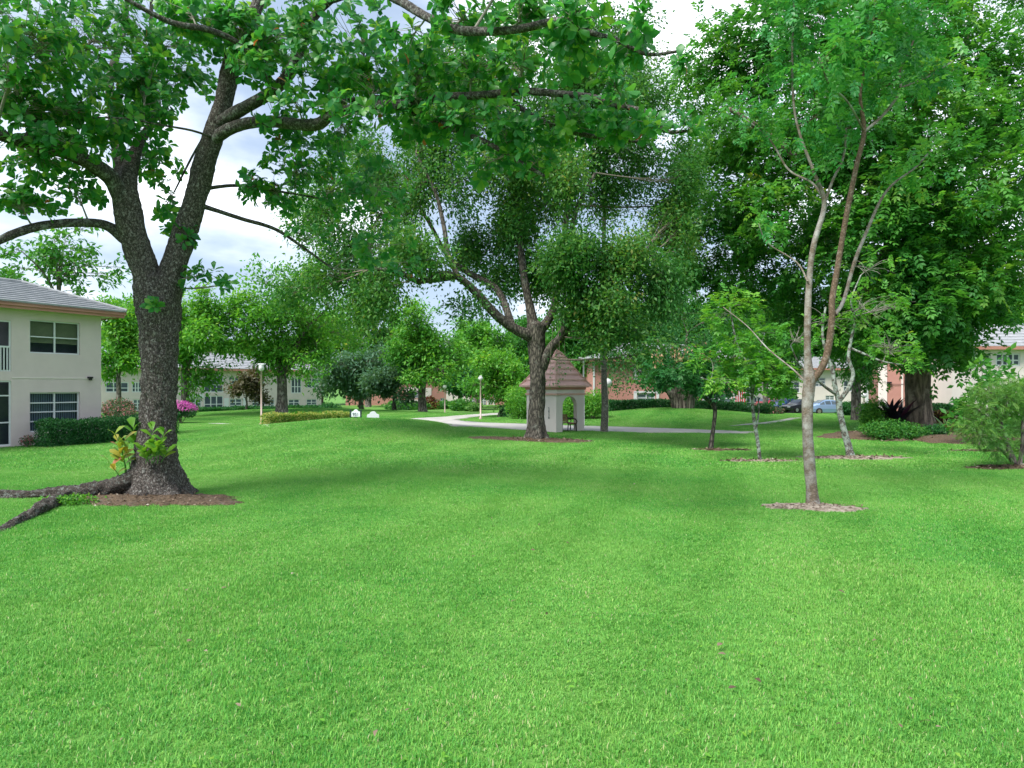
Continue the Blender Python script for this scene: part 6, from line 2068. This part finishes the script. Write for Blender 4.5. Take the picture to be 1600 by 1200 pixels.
sel = rng.random(len(tp)) < 0.28
t7.cluster(tp[sel], td[sel], tb[sel], 8, 0.18, 0.26, M['leaf_bright'], 'spray', up=0.85, droop=0.1)

b8 = ground(1065, 53)
t8 = Tree('fig_tree', 'strangler fig with massive ribbed trunk on the grassy mound', b8, 53.0)
t8.limb([(1067, 652, 0, 30), (1067, 640, 0, 29), (1066, 625, 0, 30), (1065, 612, 0, 34), (1064, 598, 0, 36)], sides=48, step=0.15, knob=0.03, flare=lambda z, an: 1 + 0.12 * np.cos(9 * an) + 0.08 * np.cos(14 * an + 1))
for (x0, x1, y1_, dd) in ((1052, 1030, 590, 0.3), (1060, 1045, 570, -0.4), (1068, 1070, 560, 0.4), (1076, 1095, 575, -0.3), (1080, 1110, 595, 0.3), (1056, 1020, 600, -0.4)):
    t8.limb([(x0 * 0.7 + 1066 * 0.3, 646, dd * 0.7, 9), ((x0), 625, dd, 10), ((x0 + x1) / 2, 605, dd, 9), (x1, y1_, dd * 2, 6), (x1 + (x1 - 1066) * 0.9, y1_ - 40, dd * 4, 3)], sides=10, step=0.3)
t8.trunk(M['bark_fig'])
B8 = [(950, 556, 1, 34, 20, 1.5, 22), (1005, 552, 2, 34, 18, 1.5, 20), (1085, 548, 2, 40, 20, 1.5, 20), (935, 530, 2, 34, 24, 1.5, 18), (1000, 560, 0, 40, 36, 2, 30), (1050, 540, 1, 44, 40, 2, 34), (1100, 545, 0, 44, 36, 2, 32), (1150, 560, 1, 40, 40, 2, 30), (1030, 582, -2, 34, 18, 1.5, 18), (1090, 580, -2, 36, 18, 1.5, 18), (970, 590, 0, 30, 24, 1.5, 16), (1140, 595, 0, 34, 24, 1.5, 20), (1060, 480, 2, 60, 40, 2, 34), (1130, 490, 2, 50, 40, 2, 28), (990, 500, 2, 50, 40, 2, 26), (1180, 540, 1, 36, 40, 2, 18)]
tp, td, tb = t8.grow([t8.blob(*b) for b in B8], twig_r=0.012)
t8.branches(M['twig'])
t8.cluster(tp, td, tb, 34, 0.5, 0.23, M['leaf_dark'], 'small', up=0.6, droop=0.3)

# slender bare trunk right of the kiosk with a high crown
b9 = ground(943, 37.3)
t9 = Tree('slender_tree', 'slender straight bare trunk with dark foot right of the kiosk', b9, 37.3)
t9.limb([(944, 682, 0, 14), (944, 672, 0, 12.5), (945, 640, 0, 10.5), (944, 600, 0, 9.4), (944, 550, 0, 8.6), (944, 500, 0, 7), (942, 430, 0, 6.4), (944, 340, 0, 6), (942, 250, 0, 5)], sides=16, step=0.15, knob=0.03)
t9.trunk(M['bark_palm'])
tp, td, tb = t9.grow([t9.blob(*b) for b in [(940, 250, 0, 60, 40, 2, 30), (950, 330, 0.5, 50, 40, 2, 24), (920, 180, 0, 60, 40, 2, 24), (990, 230, 1, 50, 40, 2, 20)]], twig_r=0.01)
t9.branches(M['twig'])
t9.cluster(tp, td, tb, 30, 0.4, 0.17, M['leaf_olive'], 'small', up=0.5)

# ------------------------------------------------------------------ trees further back
TR = [
    # name, label, px, D, crown box, trunk px, leaf, bark, nb, tips, k, size
    ('sparse_tree', 'thin-crowned tree rising behind the near house roof', 92, 46, (10, 345, 180, 480), 9, 'leaf_mid', 'bark_grey', 22, 9, 11, 0.24, dict(rs=0.35, fork=0.15, spread=0.24)),
    ('sparse_tree', 'small leafy treetop above the near house roof at the left edge', 18, 50, (-30, 418, 60, 480), 6, 'leaf_mid', 'bark_grey', 10, 12, 12, 0.26, dict(rs=0.35)),
    ('shade_tree', 'bright green tree between the near house and the big trunk', 185, 60, (150, 470, 235, 615), 8, 'leaf_bright', 'bark_grey', 14, 30, 22, 0.22, {}),
    ('shade_tree', 'bright green spreading tree just right of the big trunk', 289, 56, (225, 425, 370, 600), 12, 'leaf_bright', 'bark_grey', 20, 30, 22, 0.22, dict(fork=0.25)),
    ('shade_tree', 'tall bright tree with pale split trunk before the long cream block', 440, 60, (355, 412, 555, 615), 17, 'leaf_bright', 'bark_grey', 26, 34, 24, 0.22, dict(fork=0.3)),
    ('purple_tree', 'small dark bronze-leaved tree in front of the long cream block', 385, 66, (350, 575, 425, 632), 3, 'leaf_purple', 'bark_grey', 10, 24, 18, 0.2, dict(rs=0.4)),
    ('grey_tree', 'grey-green dense tree behind the number sign', 565, 78, (500, 520, 632, 640), 8, 'leaf_grey', 'bark_grey', 16, 40, 26, 0.26, dict(rs=0.7)),
    ('grey_tree', 'dark low-branched tree right of the blank sign', 616, 70, (575, 555, 665, 632), 6, 'leaf_grey', 'bark_olive', 12, 34, 24, 0.24, dict(rs=0.6)),
    ('shade_tree', 'lime green tree with thick grey trunk left of the far globe lamp', 660, 68, (600, 480, 735, 612), 13, 'leaf_lime', 'bark_grey', 18, 36, 24, 0.24, dict(fork=0.3)),
    ('shade_tree', 'dark tree in shade beyond the far globe lamp', 718, 88, (680, 570, 770, 632), 6, 'leaf_dark', 'bark_grey', 12, 34, 22, 0.28, {}),
    ('shade_tree', 'green round-crowned tree with leaning trunk at the drive bend', 785, 56, (742, 550, 848, 632), 13, 'leaf_bright', 'bark_olive', 14, 34, 24, 0.2, dict(lean=0.9)),
    ('oak_tree', 'oak with sturdy grey trunk between the cars and the giant tree', 1338, 50, (1270, 430, 1430, 605), 14, 'leaf_mid', 'bark_grey', 18, 30, 22, 0.2, dict(fork=0.2)),
    ('shade_tree', 'green tree behind the kiosk and the bare trunk', 905, 68, (850, 470, 985, 600), 9, 'leaf_mid', 'bark_grey', 18, 36, 24, 0.24, {}),
    ('shade_tree', 'shaded tree with twin trunk left of the blue sedan', 1196, 72, (1140, 470, 1270, 605), 8, 'leaf_mid', 'bark_grey', 18, 34, 22, 0.24, {}),
    ('backdrop_tree', 'olive-yellow tree in the gap above the lime tree', 575, 100, (520, 460, 640, 610), 9, 'leaf_olive', 'bark_grey', 16, 34, 22, 0.34, {}),
    ('backdrop_tree', 'far olive-green tree above the drive bend', 745, 96, (690, 480, 810, 612), 9, 'leaf_bright', 'bark_grey', 16, 36, 22, 0.34, {}),
    ('backdrop_tree', 'far dark green tree behind the kiosk roof', 840, 98, (790, 500, 900, 610), 9, 'leaf_mid', 'bark_grey', 16, 36, 22, 0.34, {}),
    ('backdrop_tree', 'tall dark tree behind the salmon house, left part', 975, 82, (900, 440, 1050, 600), 9, 'leaf_dark', 'bark_grey', 20, 40, 24, 0.32, {}),
    ('backdrop_tree', 'tall dark tree behind the salmon house, right part', 1090, 84, (1030, 430, 1160, 600), 9, 'leaf_mid', 'bark_grey', 20, 40, 24, 0.32, {}),
    ('backdrop_tree', 'dark tree behind the white porch house', 1270, 104, (1190, 450, 1350, 600), 9, 'leaf_dark', 'bark_grey', 20, 38, 24, 0.38, {}),
    ('backdrop_tree', 'green tree behind the salmon wing roof', 1400, 78, (1330, 440, 1470, 590), 9, 'leaf_mid', 'bark_grey', 18, 36, 24, 0.3, {}),
    ('backdrop_tree', 'green tree behind the white house roof', 1570, 80, (1500, 430, 1680, 540), 9, 'leaf_bright', 'bark_grey', 16, 30, 22, 0.3, {}),
    ('backdrop_tree', 'far trees seen over the long cream block roof', 250, 110, (150, 500, 360, 610), 9, 'leaf_bright', 'bark_grey', 18, 36, 22, 0.4, {}),
    ('backdrop_tree', 'far green tree left of the tall bright tree', 330, 116, (290, 520, 420, 600), 8, 'leaf_mid', 'bark_grey', 14, 30, 22, 0.4, {}),
    ('backdrop_tree', 'far tree closing the view beyond the drive', 700, 130, (620, 540, 800, 620), 9, 'leaf_mid', 'bark_grey', 18, 36, 22, 0.45, {}),
    ('backdrop_tree', 'far yellow-green tree behind the right end of the long cream block', 500, 112, (430, 470, 560, 610), 9, 'leaf_bright', 'bark_grey', 18, 36, 22, 0.4, {}),
    ('backdrop_tree', 'far green tree behind the lime green tree', 640, 114, (570, 490, 700, 612), 9, 'leaf_mid', 'bark_grey', 18, 36, 22, 0.4, {}),
    ('backdrop_tree', 'far dense tree left of the forked trunk', 800, 118, (740, 470, 870, 615), 9, 'leaf_mid', 'bark_grey', 18, 38, 22, 0.42, {}),
    ('backdrop_tree', 'far tree filling the gap right of the kiosk roof', 925, 112, (870, 480, 1000, 612), 9, 'leaf_bright', 'bark_grey', 18, 38, 22, 0.42, {}),
    ('backdrop_tree', 'far tall tree left of the giant crown', 1045, 108, (990, 400, 1110, 600), 9, 'leaf_mid', 'bark_grey', 20, 40, 22, 0.42, {}),
    ('backdrop_tree', 'far tree behind the shaded twin trunk', 1180, 116, (1110, 420, 1250, 610), 9, 'leaf_mid', 'bark_grey', 20, 38, 22, 0.42, {}),
    ('backdrop_tree', 'far bright tree directly behind the big left trunk', 225, 92, (150, 455, 300, 600), 9, 'leaf_bright', 'bark_grey', 18, 36, 22, 0.34, {}),
]
for (nm, lb, px, D, cr, tpx, lm, bm2, nb, tips_, k, size, kw2) in TR:
    auto_tree(nm, lb, px, 0, D, cr, tpx, M[lm], M[bm2], nb=nb, tips=tips_, k=k, size=size, group={'backdrop_tree': 'trees closing the view', 'shade_tree': 'shade trees on the far lawns'}.get(nm), **kw2)
shrub('round_bush', 'dark low bushes massed at the far pink house', P(700, 634, 92), (3.0, 1.5, 0.9), 3000, 0.3, M['leaf_mid'])
shrub('round_bush', 'round green bush under the shaded far tree', P(727, 634, 84), (2.0, 1.4, 1.0), 2400, 0.28, M['leaf_mid'])
shrub('round_bush', 'grey pale bush right of the shaded far tree', P(744, 636, 82), (1.2, 1.0, 0.7), 1500, 0.24, M['leaf_feather'])
shrub('flower_bush', 'red and yellow croton bush left of the far globe lamp', P(675, 629, 90), (1.2, 1.0, 1.1), 1600, 0.26, M['leaf_red'])
shrub('round_bush', 'low bushes at the foot of the far pink wall', P(632, 634, 88), (3.4, 1.5, 0.8), 3000, 0.3, M['leaf_mid'])

shrub('root_weeds', 'green weeds sprouting along the lying root of the big tree', G(88, 792) + np.array([0.1, 0.25, 0.1]), (0.75, 0.35, 0.16), 900, 0.075, M['leaf_bright'], cat='weeds', lumps=9)
